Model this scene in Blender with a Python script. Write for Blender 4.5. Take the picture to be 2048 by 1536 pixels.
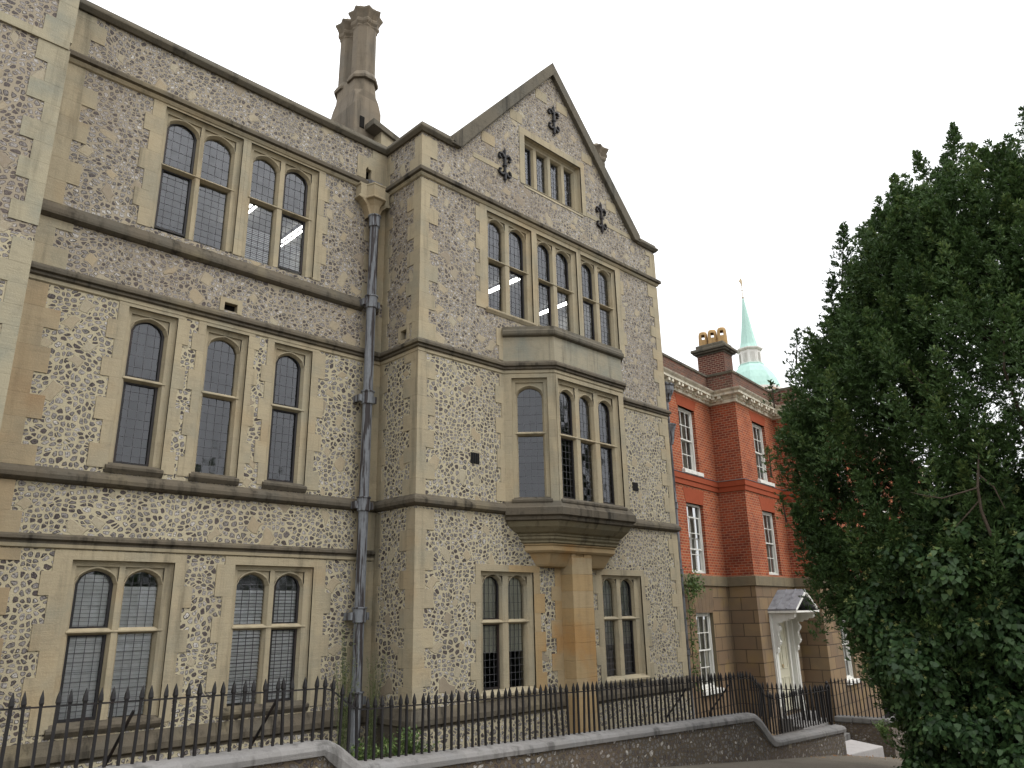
import bpy, math, random
import numpy as np
from mathutils import Vector, Matrix
R = math.radians
rnd = random.Random(7)
for o in list(bpy.data.objects):
    bpy.data.objects.remove(o)
SC = bpy.context.scene
COL = SC.collection

# ------------------------------------------------------------------ camera
cam_d = bpy.data.cameras.new('camera')
cam = bpy.data.objects.new('camera', cam_d)
COL.objects.link(cam)
SC.camera = cam
yaw, pitch, roll = 0.78018062, 0.29792253, 0.02023239
cam_d.sensor_width = 36.0
cam_d.lens = 36.0 * 1504.42 / 2048.0
cam_d.clip_start = 0.1
cam_d.clip_end = 2000
_f = Vector((math.sin(yaw) * math.cos(pitch), math.cos(yaw) * math.cos(pitch), math.sin(pitch)))
_r = Vector((math.cos(yaw), -math.sin(yaw), 0))
_d = _f.cross(_r)
_c, _s = math.cos(roll), math.sin(roll)
_cr, _cd = _c * _r + _s * _d, -_s * _r + _c * _d
cam.matrix_world = Matrix((( _cr.x, -_cd.x, -_f.x, 0), (_cr.y, -_cd.y, -_f.y, 0), (_cr.z, -_cd.z, -_f.z, 0), (0, 0, 0, 1)))

# ------------------------------------------------------------------ world: overcast sky
SUN_EL, SUN_AZ = R(52), R(150)     # azimuth clockwise from +Y
W = bpy.data.worlds.new('World')
SC.world = W
W.use_nodes = True
nt = W.node_tree
nt.nodes.clear()
sky = nt.nodes.new('ShaderNodeTexSky')
sky.sky_type = 'NISHITA'
sky.sun_disc = False
sky.sun_elevation = SUN_EL
sky.sun_rotation = SUN_AZ
sky.air_density = 1.0
sky.dust_density = 6.0
hs = nt.nodes.new('ShaderNodeHueSaturation')
hs.inputs['Saturation'].default_value = 0.10
mx = nt.nodes.new('ShaderNodeMix')
mx.data_type = 'RGBA'
mx.inputs['Factor'].default_value = 0.72
mx.inputs['B'].default_value = (15.5, 15.7, 16.0, 1)      # cloud cover
bg = nt.nodes.new('ShaderNodeBackground')
bg.inputs['Strength'].default_value = 0.10
wo = nt.nodes.new('ShaderNodeOutputWorld')
nt.links.new(sky.outputs[0], hs.inputs['Color'])
nt.links.new(hs.outputs[0], mx.inputs['A'])
tc = nt.nodes.new('ShaderNodeTexCoord')
sx = nt.nodes.new('ShaderNodeSeparateXYZ')
mr = nt.nodes.new('ShaderNodeMapRange')
mr.inputs['From Min'].default_value = 0.0
mr.inputs['From Max'].default_value = 1.0
mr.inputs['To Min'].default_value = 0.80
mr.inputs['To Max'].default_value = 1.70
ml = nt.nodes.new('ShaderNodeMix')
ml.data_type = 'RGBA'
ml.blend_type = 'MULTIPLY'
ml.inputs['Factor'].default_value = 1.0
nt.links.new(tc.outputs['Generated'], sx.inputs[0])
nt.links.new(sx.outputs[2], mr.inputs['Value'])
nt.links.new(mx.outputs['Result'], ml.inputs['A'])
nt.links.new(mr.outputs['Result'], ml.inputs['B'])
nt.links.new(ml.outputs['Result'], bg.inputs['Color'])
nt.links.new(bg.outputs[0], wo.inputs['Surface'])

sl = bpy.data.lights.new('sun', 'SUN')
sl.energy = 0.9
sl.angle = R(25)
sl.color = (1.0, 0.96, 0.9)
so = bpy.data.objects.new('sun', sl)
COL.objects.link(so)
so.rotation_euler = (R(90) - SUN_EL, 0, -SUN_AZ + math.pi)
_sd = Vector((math.sin(SUN_AZ) * math.cos(SUN_EL), math.cos(SUN_AZ) * math.cos(SUN_EL), math.sin(SUN_EL)))
so.rotation_euler = _sd.to_track_quat('Z', 'Y').to_euler()

SC.view_settings.view_transform = 'Standard'
SC.view_settings.look = 'None'
SC.view_settings.exposure = 0.15
SC.view_settings.gamma = 1.0
SC.cycles.max_bounces = 6
SC.cycles.transparent_max_bounces = 12
SC.cycles.use_denoising = True

# ------------------------------------------------------------------ material helpers
class NT:
    def __init__(s, name):
        s.m = bpy.data.materials.new(name)
        s.m.use_nodes = True
        s.t = s.m.node_tree
        s.t.nodes.clear()
        s.out = s.t.nodes.new('ShaderNodeOutputMaterial')
    def n(s, typ, **kw):
        nd = s.t.nodes.new('ShaderNode' + typ)
        for k, v in kw.items():
            if k.startswith('_'):
                setattr(nd, k[1:], v)
        return nd
    def l(s, a, b):
        s.t.links.new(a, b)
    def set(s, sock, v):
        if hasattr(v, 'is_linked') or hasattr(v, 'links'):
            s.l(v, sock)
        else:
            if isinstance(v, (tuple, list)) and len(v) == 3 and sock.type == 'RGBA':
                v = (*v, 1)
            sock.default_value = v
    def math(s, op, a, b=0.0, c=None, clamp=False):
        nd = s.n('Math', _operation=op, _use_clamp=clamp)
        s.set(nd.inputs[0], a)
        s.set(nd.inputs[1], b)
        if c is not None:
            s.set(nd.inputs[2], c)
        return nd.outputs[0]
    def mix(s, f, a, b, blend='MIX'):
        nd = s.n('Mix', _data_type='RGBA', _blend_type=blend)
        s.set(nd.inputs['Factor'], f)
        s.set(nd.inputs['A'], a)
        s.set(nd.inputs['B'], b)
        return nd.outputs['Result']
    def step(s, v, lo, hi):
        nd = s.n('MapRange', _interpolation_type='SMOOTHSTEP')
        s.set(nd.inputs['Value'], v)
        nd.inputs['From Min'].default_value = lo
        nd.inputs['From Max'].default_value = hi
        return nd.outputs['Result']
    def obj(s):
        return s.n('TexCoord').outputs['Object']
    def noise(s, vec, scale, detail=3.0, rough=0.55, out='Fac'):
        nd = s.n('TexNoise')
        s.set(nd.inputs['Vector'], vec)
        nd.inputs['Scale'].default_value = scale
        nd.inputs['Detail'].default_value = detail
        nd.inputs['Roughness'].default_value = rough
        return nd.outputs[out]
    def scl(s, vec, v):
        nd = s.n('VectorMath', _operation='MULTIPLY')
        s.set(nd.inputs[0], vec)
        nd.inputs[1].default_value = v
        return nd.outputs[0]
    def vor(s, vec, scale, feature='F1', metric='EUCLIDEAN', rand=1.0):
        nd = s.n('TexVoronoi', _feature=feature)
        if feature != 'DISTANCE_TO_EDGE':
            nd.distance = metric
        s.set(nd.inputs['Vector'], vec)
        nd.inputs['Scale'].default_value = scale
        nd.inputs['Randomness'].default_value = rand
        return nd
    def distort(s, vec, scale, amt):
        c = s.noise(vec, scale, 2, 0.5, 'Color')
        a = s.n('VectorMath', _operation='SUBTRACT')
        s.l(c, a.inputs[0])
        a.inputs[1].default_value = (0.5, 0.5, 0.5)
        b = s.n('VectorMath', _operation='MULTIPLY_ADD')
        s.l(a.outputs[0], b.inputs[0])
        b.inputs[1].default_value = (amt, amt, amt)
        s.set(b.inputs[2], vec)
        return b.outputs[0]
    def tone(s):
        nd = s.n('Attribute')
        nd.attribute_name = 'tone'
        return nd.outputs['Fac']
    def bump(s, h, dist, strength=1.0):
        nd = s.n('Bump')
        nd.inputs['Distance'].default_value = dist
        nd.inputs['Strength'].default_value = strength
        s.l(h, nd.inputs['Height'])
        return nd.outputs[0]
    def bsdf(s, col, rough=0.85, spec=0.3, normal=None, metal=0.0):
        b = s.n('BsdfPrincipled')
        s.set(b.inputs['Base Color'], col)
        s.set(b.inputs['Roughness'], rough)
        b.inputs['Specular IOR Level'].default_value = spec
        b.inputs['Metallic'].default_value = metal
        if normal is not None:
            s.l(normal, b.inputs['Normal'])
        s.l(b.outputs[0], s.out.inputs['Surface'])
        return b

def m_flint(name, mort=0.13, mortar=(0.43, 0.38, 0.262), scale=11.8, dark=1.0, blocks=True, soil=0.0, brown=0.0, bl_on=0.30):
    """rounded flints, dark-rimmed and pale-cored, in mortar, with odd squared blocks of sandstone among them"""
    k = NT(name)
    co = k.obj()
    sp = k.n('SeparateXYZ')
    k.l(co, sp.inputs[0])
    cb = k.n('CombineXYZ')
    k.l(k.math('ADD', sp.outputs[0], sp.outputs[1]), cb.inputs[0])
    k.l(sp.outputs[2], cb.inputs[1])
    flat = cb.outputs[0]
    d1 = k.distort(k.distort(flat, 0.9, 0.45), 5.0, 0.045)
    d1 = k.distort(d1, 24.0, 0.022)
    def v2(vec, sc, feat='F1', metric='EUCLIDEAN', rand=1.0):
        nd = k.vor(vec, sc, feat, metric, rand)
        nd.voronoi_dimensions = '2D'
        return nd
    sq = k.scl(d1, (1.0, 1.16, 1.0))
    F = v2(sq, scale, rand=0.88)
    E = v2(sq, scale, 'DISTANCE_TO_EDGE', rand=0.88)
    rn = k.n('SeparateColor')
    k.l(F.outputs['Color'], rn.inputs[0])
    big = k.noise(co, 0.7, 3)
    fine = k.noise(co, 75, 3, 0.7)
    med = k.noise(co, 34, 3, 0.65)
    mw = k.math('MULTIPLY_ADD', k.math('SUBTRACT', big, 0.5), -0.08, mort)
    mw = k.math('ADD', mw, k.math('MULTIPLY', k.math('SUBTRACT', rn.outputs[0], 0.5), 0.08))
    mw = k.math('MAXIMUM', mw, 0.02)
    rnd_ = k.math('MULTIPLY', k.math('MAXIMUM', k.math('SUBTRACT', F.outputs['Distance'], 0.30), 0.0), 0.55)
    de = k.math('SUBTRACT', k.math('SUBTRACT', E.outputs['Distance'], mw), rnd_)
    de = k.math('MULTIPLY_ADD', k.math('SUBTRACT', med, 0.5), 0.07, de)
    isf = k.step(de, 0.0, 0.03)
    off = k.math('MULTIPLY', k.math('SUBTRACT', rn.outputs[1], 0.4), 0.12)
    core = k.step(k.math('ADD', de, off), 0.07, 0.15)
    pale = k.mix(rn.outputs[1], (0.16 * dark, 0.146 * dark, 0.14 * dark), (0.42 * dark, 0.395 * dark, 0.365 * dark))
    pale = k.mix(k.step(rn.outputs[2], 0.90, 0.93), pale, (0.56, 0.53, 0.49))
    pale = k.mix(k.step(rn.outputs[2], 0.20, 0.15), pale, (0.075, 0.06, 0.06))
    rim = k.mix(rn.outputs[0], (0.022, 0.017, 0.017), (0.075, 0.060, 0.052))
    stone = k.mix(k.math('MULTIPLY', core, k.step(med, 0.28, 0.62)), rim, pale)
    stone = k.mix(k.math('MULTIPLY', core, k.step(fine, 0.60, 0.72)), stone, (0.50, 0.47, 0.43))
    mor = k.mix(big, mortar, tuple(c * 0.84 for c in mortar))
    mor = k.mix(k.step(fine, 0.35, 0.8), mor, tuple(min(1, c * 1.20) for c in mortar))
    col = k.mix(isf, mor, stone)
    h = k.math('MULTIPLY', isf, k.math('ADD', 0.6, k.math('MULTIPLY', med, 0.5)))
    if blocks:
        d2 = k.distort(k.distort(flat, 1.5, 0.5), 5.0, 0.10)
        ro = k.n('VectorRotate', _rotation_type='Z_AXIS')
        k.l(d2, ro.inputs['Vector'])
        ro.inputs['Angle'].default_value = 0.5
        B = v2(ro.outputs[0], 2.15, 'F1', 'CHEBYCHEV', 0.85)
        br = k.n('SeparateColor')
        k.l(B.outputs['Color'], br.inputs[0])
        rad = k.math('MULTIPLY_ADD', br.outputs[1], 0.10, 0.105)
        dd = k.math('SUBTRACT', B.outputs['Distance'], rad)
        on = k.step(br.outputs[0], bl_on, bl_on + 0.005)
        inb = k.math('MULTIPLY', on, k.step(dd, 0.0, -0.012))
        ring = k.math('MULTIPLY', on, k.step(dd, 0.026, 0.018))
        bc = k.mix(br.outputs[2], (0.37, 0.30, 0.195), (0.375, 0.335, 0.245))
        bc = k.mix(k.step(br.outputs[1], 0.85, 0.9), bc, (0.27, 0.225, 0.165))
        bc = k.mix(k.math('MULTIPLY', k.step(med, 0.4, 0.75), 0.6), bc, (0.28, 0.235, 0.16))
        col = k.mix(ring, col, mor)
        col = k.mix(inb, col, bc)
        h = k.math('MULTIPLY', h, k.math('SUBTRACT', 1.0, ring))
        h = k.math('MULTIPLY_ADD', inb, 0.5, h)
    # rain streaks, soot and a warmer cast here and there
    st = k.noise(k.scl(co, (2.2, 2.2, 0.22)), 1.0, 4, 0.6)
    col = k.mix(k.math('MULTIPLY', k.step(st, 0.5, 0.75), 0.25 + soil), col, (0.11, 0.095, 0.07))
    col = k.mix(k.math('MULTIPLY', k.step(k.noise(co, 0.45, 3), 0.45, 0.7), 0.12 + brown), col, (0.17, 0.125, 0.095))
    k.bsdf(col, k.math('SUBTRACT', 0.92, k.math('MULTIPLY', isf, 0.3)), 0.35, k.bump(k.math('MULTIPLY_ADD', fine, 0.2, h), 0.03))
    return k.m

def m_stone(name, a=(0.372, 0.314, 0.210), b=(0.325, 0.277, 0.19), stain=(0.12, 0.105, 0.072), amt=0.6, ochre=0.10, ochre_col=(0.345, 0.225, 0.105), rough=0.9, grey=0.3, green=0.0, spots=0.35):
    k = NT(name)
    co = k.obj()
    t = k.tone()
    n1 = k.noise(co, 1.6, 4)
    n2 = k.noise(co, 55, 3, 0.7)
    n3 = k.noise(co, 7, 4, 0.65)
    bed = k.noise(k.scl(co, (3, 3, 30)), 1.0, 3, 0.6)
    col = k.mix(t, a, b)
    col = k.mix(k.math('MULTIPLY', k.step(n1, 0.42, 0.72), grey * 2), col, (0.25 * a[0] / 0.375, 0.24 * a[1] / 0.315, 0.19 * a[2] / 0.215))
    col = k.mix(k.math('MULTIPLY', k.step(k.noise(co, 0.9, 3), 0.52, 0.7), ochre * 3), col, ochre_col)
    col = k.mix(k.math('MULTIPLY', k.step(n3, 0.5, 0.75), spots), col, tuple(c * 0.62 for c in b))
    col = k.mix(k.math('MULTIPLY', k.step(bed, 0.55, 0.8), 0.35), col, tuple(c * 0.68 for c in b))
    col = k.mix(k.math('MULTIPLY', k.step(n2, 0.52, 0.75), 0.35), col, tuple(min(1, c * 1.35) for c in a))
    if green:
        col = k.mix(k.math('MULTIPLY', k.step(k.noise(co, 1.1, 3), 0.4, 0.65), green), col, (0.27, 0.285, 0.19))
    st = k.noise(k.scl(co, (4.5, 4.5, 0.4)), 1.0, 4, 0.65)
    col = k.mix(k.math('MULTIPLY', k.step(st, 0.5, 0.74), amt), col, stain)
    h = k.math('ADD', k.math('MULTIPLY', n2, 0.5), k.math('MULTIPLY', k.math('ADD', bed, n3), 0.5))
    k.bsdf(col, rough, 0.25, k.bump(h, 0.008))
    return k.m

def m_plain(name, col, rough=0.7, spec=0.3, var=0.25, scale=12, bump=0.003, metal=0.0, dirt=None):
    k = NT(name)
    co = k.obj()
    n1 = k.noise(co, scale, 4)
    c = k.mix(n1, tuple(x * (1 - var) for x in col), tuple(min(1, x * (1 + var)) for x in col))
    if dirt:
        st = k.noise(k.scl(co, (6, 6, 0.6)), 1.0, 4, 0.65)
        c = k.mix(k.math('MULTIPLY', k.step(st, 0.48, 0.7), 0.6), c, dirt)
    k.bsdf(c, rough, spec, k.bump(n1, bump) if bump else None, metal)
    return k.m

def m_brick(name, c1, c2, mortar, axis):
    k = NT(name)
    co = k.obj()
    sp = k.n('SeparateXYZ')
    k.l(co, sp.inputs[0])
    cb = k.n('CombineXYZ')
    k.l(sp.outputs[0 if axis == 'x' else 1], cb.inputs[0])
    k.l(sp.outputs[2], cb.inputs[1])
    v = k.distort(cb.outputs[0], 14, 0.006)
    br = k.n('TexBrick')
    br.offset = 0.5
    k.l(v, br.inputs['Vector'])
    br.inputs['Scale'].default_value = 1.0
    br.inputs['Brick Width'].default_value = 0.17
    br.inputs['Row Height'].default_value = 0.071
    br.inputs['Mortar Size'].default_value = 0.0095
    br.inputs['Mortar Smooth'].default_value = 0.3
    br.inputs['Bias'].default_value = 0.0
    br.inputs['Color1'].default_value = (*c1, 1)
    br.inputs['Color2'].default_value = (*c2, 1)
    br.inputs['Mortar'].default_value = (*mortar, 1)
    big = k.noise(co, 0.7, 4)
    med = k.noise(co, 9, 4)
    col = k.mix(k.math('MULTIPLY', k.step(big, 0.48, 0.72), 0.45), br.outputs['Color'], tuple(x * 0.45 for x in c2))
    col = k.mix(k.math('MULTIPLY', k.step(med, 0.52, 0.75), 0.35), col, (c1[0] * 1.15, c1[1] * 1.6, c1[2] * 1.5))
    k.bsdf(col, 0.9, 0.2, k.bump(k.math('SUBTRACT', med, k.math('MULTIPLY', br.outputs['Fac'], 1.5)), 0.006))
    return k.m

def m_glass(name, sx=0.105, sz=0.135, tilt=0.05, tint=(0.90, 0.92, 0.92), ior=1.78):
    """leaded glass: each quarry leans a little its own way"""
    k = NT(name)
    uv = k.n('UVMap').outputs[0]
    sn = k.n('VectorMath', _operation='SNAP')
    k.l(uv, sn.inputs[0])
    sn.inputs[1].default_value = (sx, sz, 1)
    wn = k.n('TexWhiteNoise', _noise_dimensions='3D')
    ad = k.n('VectorMath', _operation='ADD')
    k.l(sn.outputs[0], ad.inputs[0])
    k.l(k.n('ObjectInfo').outputs['Random'], ad.inputs[1])
    k.l(ad.outputs[0], wn.inputs['Vector'])
    sb = k.n('VectorMath', _operation='SUBTRACT')
    k.l(wn.outputs['Color'], sb.inputs[0])
    sb.inputs[1].default_value = (0.5, 0.5, 0.5)
    ma = k.n('VectorMath', _operation='MULTIPLY_ADD')
    k.l(sb.outputs[0], ma.inputs[0])
    ma.inputs[1].default_value = (tilt, tilt, tilt)
    wob = k.noise(k.obj(), 9, 2, 0.5)
    k.l(k.bump(wob, 0.004, 0.35), ma.inputs[2])
    nm = k.n('VectorMath', _operation='NORMALIZE')
    k.l(ma.outputs[0], nm.inputs[0])
    fr = k.n('Fresnel')
    fr.inputs['IOR'].default_value = ior
    k.l(nm.outputs[0], fr.inputs['Normal'])
    tr = k.n('BsdfTransparent')
    tr.inputs['Color'].default_value = (*tint, 1)
    gl = k.n('BsdfGlossy')
    gl.inputs['Roughness'].default_value = 0.04
    gl.inputs['Color'].default_value = (0.93, 0.95, 1.0, 1)
    k.l(nm.outputs[0], gl.inputs['Normal'])
    ms = k.n('MixShader')
    k.l(fr.outputs[0], ms.inputs[0])
    k.l(tr.outputs[0], ms.inputs[1])
    k.l(gl.outputs[0], ms.inputs[2])
    k.l(ms.outputs[0], k.out.inputs['Surface'])
    return k.m

def m_emit(name, col, e):
    k = NT(name)
    em = k.n('Emission')
    em.inputs['Color'].default_value = (*col, 1)
    em.inputs['Strength'].default_value = e
    k.l(em.outputs[0], k.out.inputs['Surface'])
    return k.m

def m_leaf(name, a, b, c, trans=0.25, rough=0.55):
    k = NT(name)
    t = k.tone()
    col = k.mix(k.step(t, 0.0, 0.7), a, b)
    col = k.mix(k.step(t, 0.75, 1.0), col, c)
    p = k.n('BsdfPrincipled')
    k.l(col, p.inputs['Base Color'])
    p.inputs['Roughness'].default_value = rough
    p.inputs['Specular IOR Level'].default_value = 0.3
    tl = k.n('BsdfTranslucent')
    k.l(col, tl.inputs['Color'])
    ms = k.n('MixShader')
    ms.inputs[0].default_value = trans
    k.l(p.outputs[0], ms.inputs[1])
    k.l(tl.outputs[0], ms.inputs[2])
    k.l(ms.outputs[0], k.out.inputs['Surface'])
    return k.m

def m_lead_pipe(name):
    k = NT(name)
    co = k.obj()
    st = k.noise(k.scl(co, (16, 16, 0.9)), 1.0, 4, 0.65)
    n1 = k.noise(co, 18, 4)
    col = k.mix(n1, (0.13, 0.14, 0.155), (0.23, 0.24, 0.255))
    col = k.mix(k.step(st, 0.49, 0.56), col, (0.04, 0.033, 0.033))
    col = k.mix(k.step(st, 0.36, 0.30), col, (0.36, 0.37, 0.38))
    k.bsdf(col, 0.7, 0.4, k.bump(n1, 0.004))
    return k.m

def m_ashlar(name, axis):
    k = NT(name)
    co = k.obj()
    sp = k.n('SeparateXYZ')
    k.l(co, sp.inputs[0])
    cb = k.n('CombineXYZ')
    k.l(sp.outputs[0 if axis == 'x' else 1], cb.inputs[0])
    k.l(sp.outputs[2], cb.inputs[1])
    br = k.n('TexBrick')
    k.l(cb.outputs[0], br.inputs['Vector'])
    br.inputs['Scale'].default_value = 1.0
    br.inputs['Brick Width'].default_value = 0.62
    br.inputs['Row Height'].default_value = 0.335
    br.inputs['Mortar Size'].default_value = 0.014
    br.inputs['Mortar Smooth'].default_value = 0.2
    br.inputs['Color1'].default_value = (0.255, 0.175, 0.095, 1)
    br.inputs['Color2'].default_value = (0.175, 0.115, 0.072, 1)
    br.inputs['Mortar'].default_value = (0.07, 0.048, 0.034, 1)
    n1 = k.noise(co, 1.3, 4)
    n2 = k.noise(co, 40, 3, 0.7)
    col = k.mix(k.math('MULTIPLY', k.step(n1, 0.42, 0.7), 0.5), br.outputs['Color'], (0.13, 0.105, 0.075))
    col = k.mix(k.math('MULTIPLY', k.step(k.noise(co, 1.1, 3), 0.55, 0.7), 0.5), col, (0.26, 0.175, 0.06))
    col = k.mix(k.math('MULTIPLY', n2, 0.3), col, (0.24, 0.18, 0.12))
    k.bsdf(col, 0.92, 0.2, k.bump(k.math('SUBTRACT', k.math('MULTIPLY', n2, 0.3), br.outputs['Fac']), 0.012))
    return k.m

M = {}
M['flint'] = m_flint('flint lower', 0.09)
M['flint_up'] = m_flint('flint upper', 0.07, (0.335, 0.29, 0.215), 12.8, 1.12, brown=0.12, bl_on=0.30)
M['flint_wall'] = m_flint('flint old', 0.05, (0.125, 0.098, 0.066), 12.0, 0.58, True, 0.35, 0.3, 0.9)
M['stone'] = m_stone('limestone')
M['stone_g'] = m_stone('greenish limestone', (0.35, 0.31, 0.218), (0.32, 0.285, 0.20), grey=0.4, green=0.08, ochre=0.0)
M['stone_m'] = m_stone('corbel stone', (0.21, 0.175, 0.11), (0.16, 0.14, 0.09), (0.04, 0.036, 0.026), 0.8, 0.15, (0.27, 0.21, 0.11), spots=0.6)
M['stone_s'] = m_stone('stained limestone', (0.32, 0.285, 0.205), (0.29, 0.26, 0.19), (0.06, 0.055, 0.042), 0.75, 0.08, grey=0.45, spots=0.5)
M['stone_b'] = m_stone('brown limestone', (0.335, 0.255, 0.155), (0.35, 0.285, 0.185), (0.15, 0.11, 0.065), 0.3, 0.16, (0.29, 0.165, 0.075))
M['stone_y'] = m_stone('ochre stone', (0.37, 0.255, 0.125), (0.36, 0.285, 0.175), (0.17, 0.115, 0.06), 0.35, 0.28, (0.355, 0.20, 0.075), grey=0.15)
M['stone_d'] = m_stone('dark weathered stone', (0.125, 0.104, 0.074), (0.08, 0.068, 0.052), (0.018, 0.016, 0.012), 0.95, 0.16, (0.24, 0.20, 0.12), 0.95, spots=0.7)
M['stone_c'] = m_stone('chimney stone', (0.205, 0.168, 0.122), (0.165, 0.136, 0.10), (0.05, 0.043, 0.033), 0.6, 0.05)
M['cope'] = m_stone('coping stone', (0.145, 0.124, 0.09), (0.10, 0.088, 0.066), (0.026, 0.024, 0.019), 0.8, 0.06, (0.24, 0.21, 0.14), spots=0.6)
M['conc'] = m_stone('grey coping', (0.235, 0.225, 0.215), (0.175, 0.168, 0.16), (0.07, 0.067, 0.062), 0.8, 0.0, spots=0.5, grey=0.1)
M['pale'] = m_stone('worn pale stone', (0.42, 0.40, 0.39), (0.38, 0.36, 0.35), (0.2, 0.19, 0.17), 0.3, 0.0, grey=0.05)
M['lead'] = m_lead_pipe('lead pipe')
M['leadroof'] = m_plain('lead sheet', (0.19, 0.19, 0.205), 0.65, 0.35, 0.45, 7, 0.003, 0, (0.07, 0.07, 0.08))
M['iron'] = m_plain('black iron', (0.013, 0.012, 0.013), 0.6, 0.35, 0.4, 40, 0.002, 0, (0.035, 0.018, 0.012))
M['came'] = m_plain('lead came', (0.09, 0.09, 0.095), 0.6, 0.4, 0.2, 40, 0)
M['glass'] = m_glass('leaded glass')
M['sashglass'] = m_glass('sash glass', 0.3, 0.45, 0.02, (0.7, 0.72, 0.72), 1.5)
M['white'] = m_plain('white paint', (0.72, 0.71, 0.66), 0.5, 0.4, 0.08, 8, 0.001, 0, (0.5, 0.48, 0.42))
M['cream'] = m_plain('cream door paint', (0.58, 0.55, 0.42), 0.45, 0.4, 0.06, 8, 0.001)
M['cornice'] = m_plain('cornice paint', (0.74, 0.69, 0.56), 0.7, 0.3, 0.15, 8, 0.002, 0, (0.27, 0.24, 0.18))
M['room'] = m_plain('room paint', (0.34, 0.335, 0.31), 0.9, 0.1, 0.05, 3, 0)
M['blind'] = m_plain('blind slats', (0.88, 0.87, 0.86), 0.6, 0.3, 0.05, 3, 0)
M['curtain'] = m_plain('net curtain', (0.62, 0.60, 0.50), 0.9, 0.1, 0.15, 7, 0)
M['tube'] = m_emit('fluorescent tube', (1.0, 0.97, 0.9), 14.0)
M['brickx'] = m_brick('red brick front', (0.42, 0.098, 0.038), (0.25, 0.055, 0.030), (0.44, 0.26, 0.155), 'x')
M['bricky'] = m_brick('red brick shaded return', (0.35, 0.075, 0.033), (0.20, 0.045, 0.028), (0.40, 0.235, 0.145), 'y')  # front brick darkened, the shade on the returns painted into its colours
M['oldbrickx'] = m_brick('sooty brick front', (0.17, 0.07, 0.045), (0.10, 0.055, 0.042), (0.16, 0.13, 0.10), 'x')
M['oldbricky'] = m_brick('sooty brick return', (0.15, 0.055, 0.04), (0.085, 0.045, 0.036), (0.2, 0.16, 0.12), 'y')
M['rubbed'] = m_plain('rubbed brick', (0.30, 0.068, 0.030), 0.9, 0.2, 0.2, 10, 0.002)
M['ashx'] = m_ashlar('brown ashlar front', 'x')
M['ashy'] = m_ashlar('brown ashlar return', 'y')
M['band'] = m_stone('brown band stone', (0.20, 0.16, 0.10), (0.17, 0.14, 0.09), (0.08, 0.07, 0.05), 0.5, 0.1)
M['slate'] = m_plain('roof slate', (0.09, 0.085, 0.085), 0.7, 0.4, 0.35, 9, 0.01)
M['copper'] = m_plain('green copper', (0.42, 0.62, 0.55), 0.7, 0.3, 0.14, 2.5, 0.002, 0, (0.33, 0.52, 0.46))
M['pot'] = m_plain('buff clay pot', (0.42, 0.27, 0.12), 0.85, 0.2, 0.25, 8, 0.004, 0, (0.16, 0.10, 0.06))
M['gold'] = m_plain('gilded vane', (0.42, 0.32, 0.18), 0.5, 0.4, 0.2, 8, 0)
M['dark'] = m_plain('hole shade black', (0.012, 0.011, 0.010), 0.9, 0.1, 0.2, 8, 0)  # black backing: shade inside holes, niches and vents put into the colour
M['bark'] = m_plain('bark', (0.075, 0.058, 0.043), 0.9, 0.2, 0.4, 14, 0.02)
M['yew'] = m_leaf('yew needles', (0.035, 0.068, 0.021), (0.064, 0.115, 0.034), (0.128, 0.180, 0.052))
M['ivy'] = m_leaf('ivy leaves', (0.030, 0.064, 0.025), (0.068, 0.125, 0.044), (0.16, 0.225, 0.08), 0.25, 0.4)
M['umbel'] = m_leaf('ivy flowers', (0.22, 0.26, 0.085), (0.30, 0.33, 0.12), (0.36, 0.38, 0.15))
M['stalk'] = m_plain('green stalk', (0.09, 0.12, 0.045), 0.8, 0.2, 0.3, 10, 0)
M['weed'] = m_leaf('weed leaves', (0.06, 0.10, 0.03), (0.11, 0.17, 0.05), (0.20, 0.26, 0.09), 0.35)
M['wisp'] = m_leaf('olive wisps', (0.12, 0.14, 0.06), (0.17, 0.20, 0.085), (0.25, 0.27, 0.13), 0.35)
M['dryleaf'] = m_leaf('fallen leaves', (0.20, 0.09, 0.03), (0.28, 0.15, 0.05), (0.16, 0.10, 0.05), 0.1)

def m_ground(name, a, b, scale):
    k = NT(name)
    co = k.obj()
    n1 = k.noise(co, scale, 5, 0.65)
    n2 = k.noise(co, 70, 3, 0.7)
    n3 = k.noise(co, 0.8, 4)
    col = k.mix(n1, a, b)
    col = k.mix(k.math('MULTIPLY', k.step(n2, 0.5, 0.75), 0.5), col, tuple(x * 1.7 for x in b))
    col = k.mix(k.math('MULTIPLY', k.step(n3, 0.5, 0.7), 0.4), col, tuple(x * 0.6 for x in a))
    k.bsdf(col, 0.92, 0.2, k.bump(k.math('ADD', n1, n2), 0.01))
    return k.m
M['asphalt'] = m_ground('pavement asphalt', (0.115, 0.10, 0.08), (0.16, 0.14, 0.11), 3)
M['earth'] = m_ground('earth', (0.06, 0.055, 0.035), (0.10, 0.085, 0.055), 6)

# ------------------------------------------------------------------ mesh helpers
class Frame:
    """wall frame: u along the wall (left to right seen from outside), w inwards, z up"""
    def __init__(s, ox, oy, dx=1.0, dy=0.0):
        l = math.hypot(dx, dy)
        s.o = (ox, oy)
        s.d = (dx / l, dy / l)
        s.n = (-s.d[1], s.d[0])
    def __call__(s, u, w, z):
        return (s.o[0] + s.d[0] * u + s.n[0] * w, s.o[1] + s.d[1] * u + s.n[1] * w, z)
WORLD = Frame(0, 0)

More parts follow.
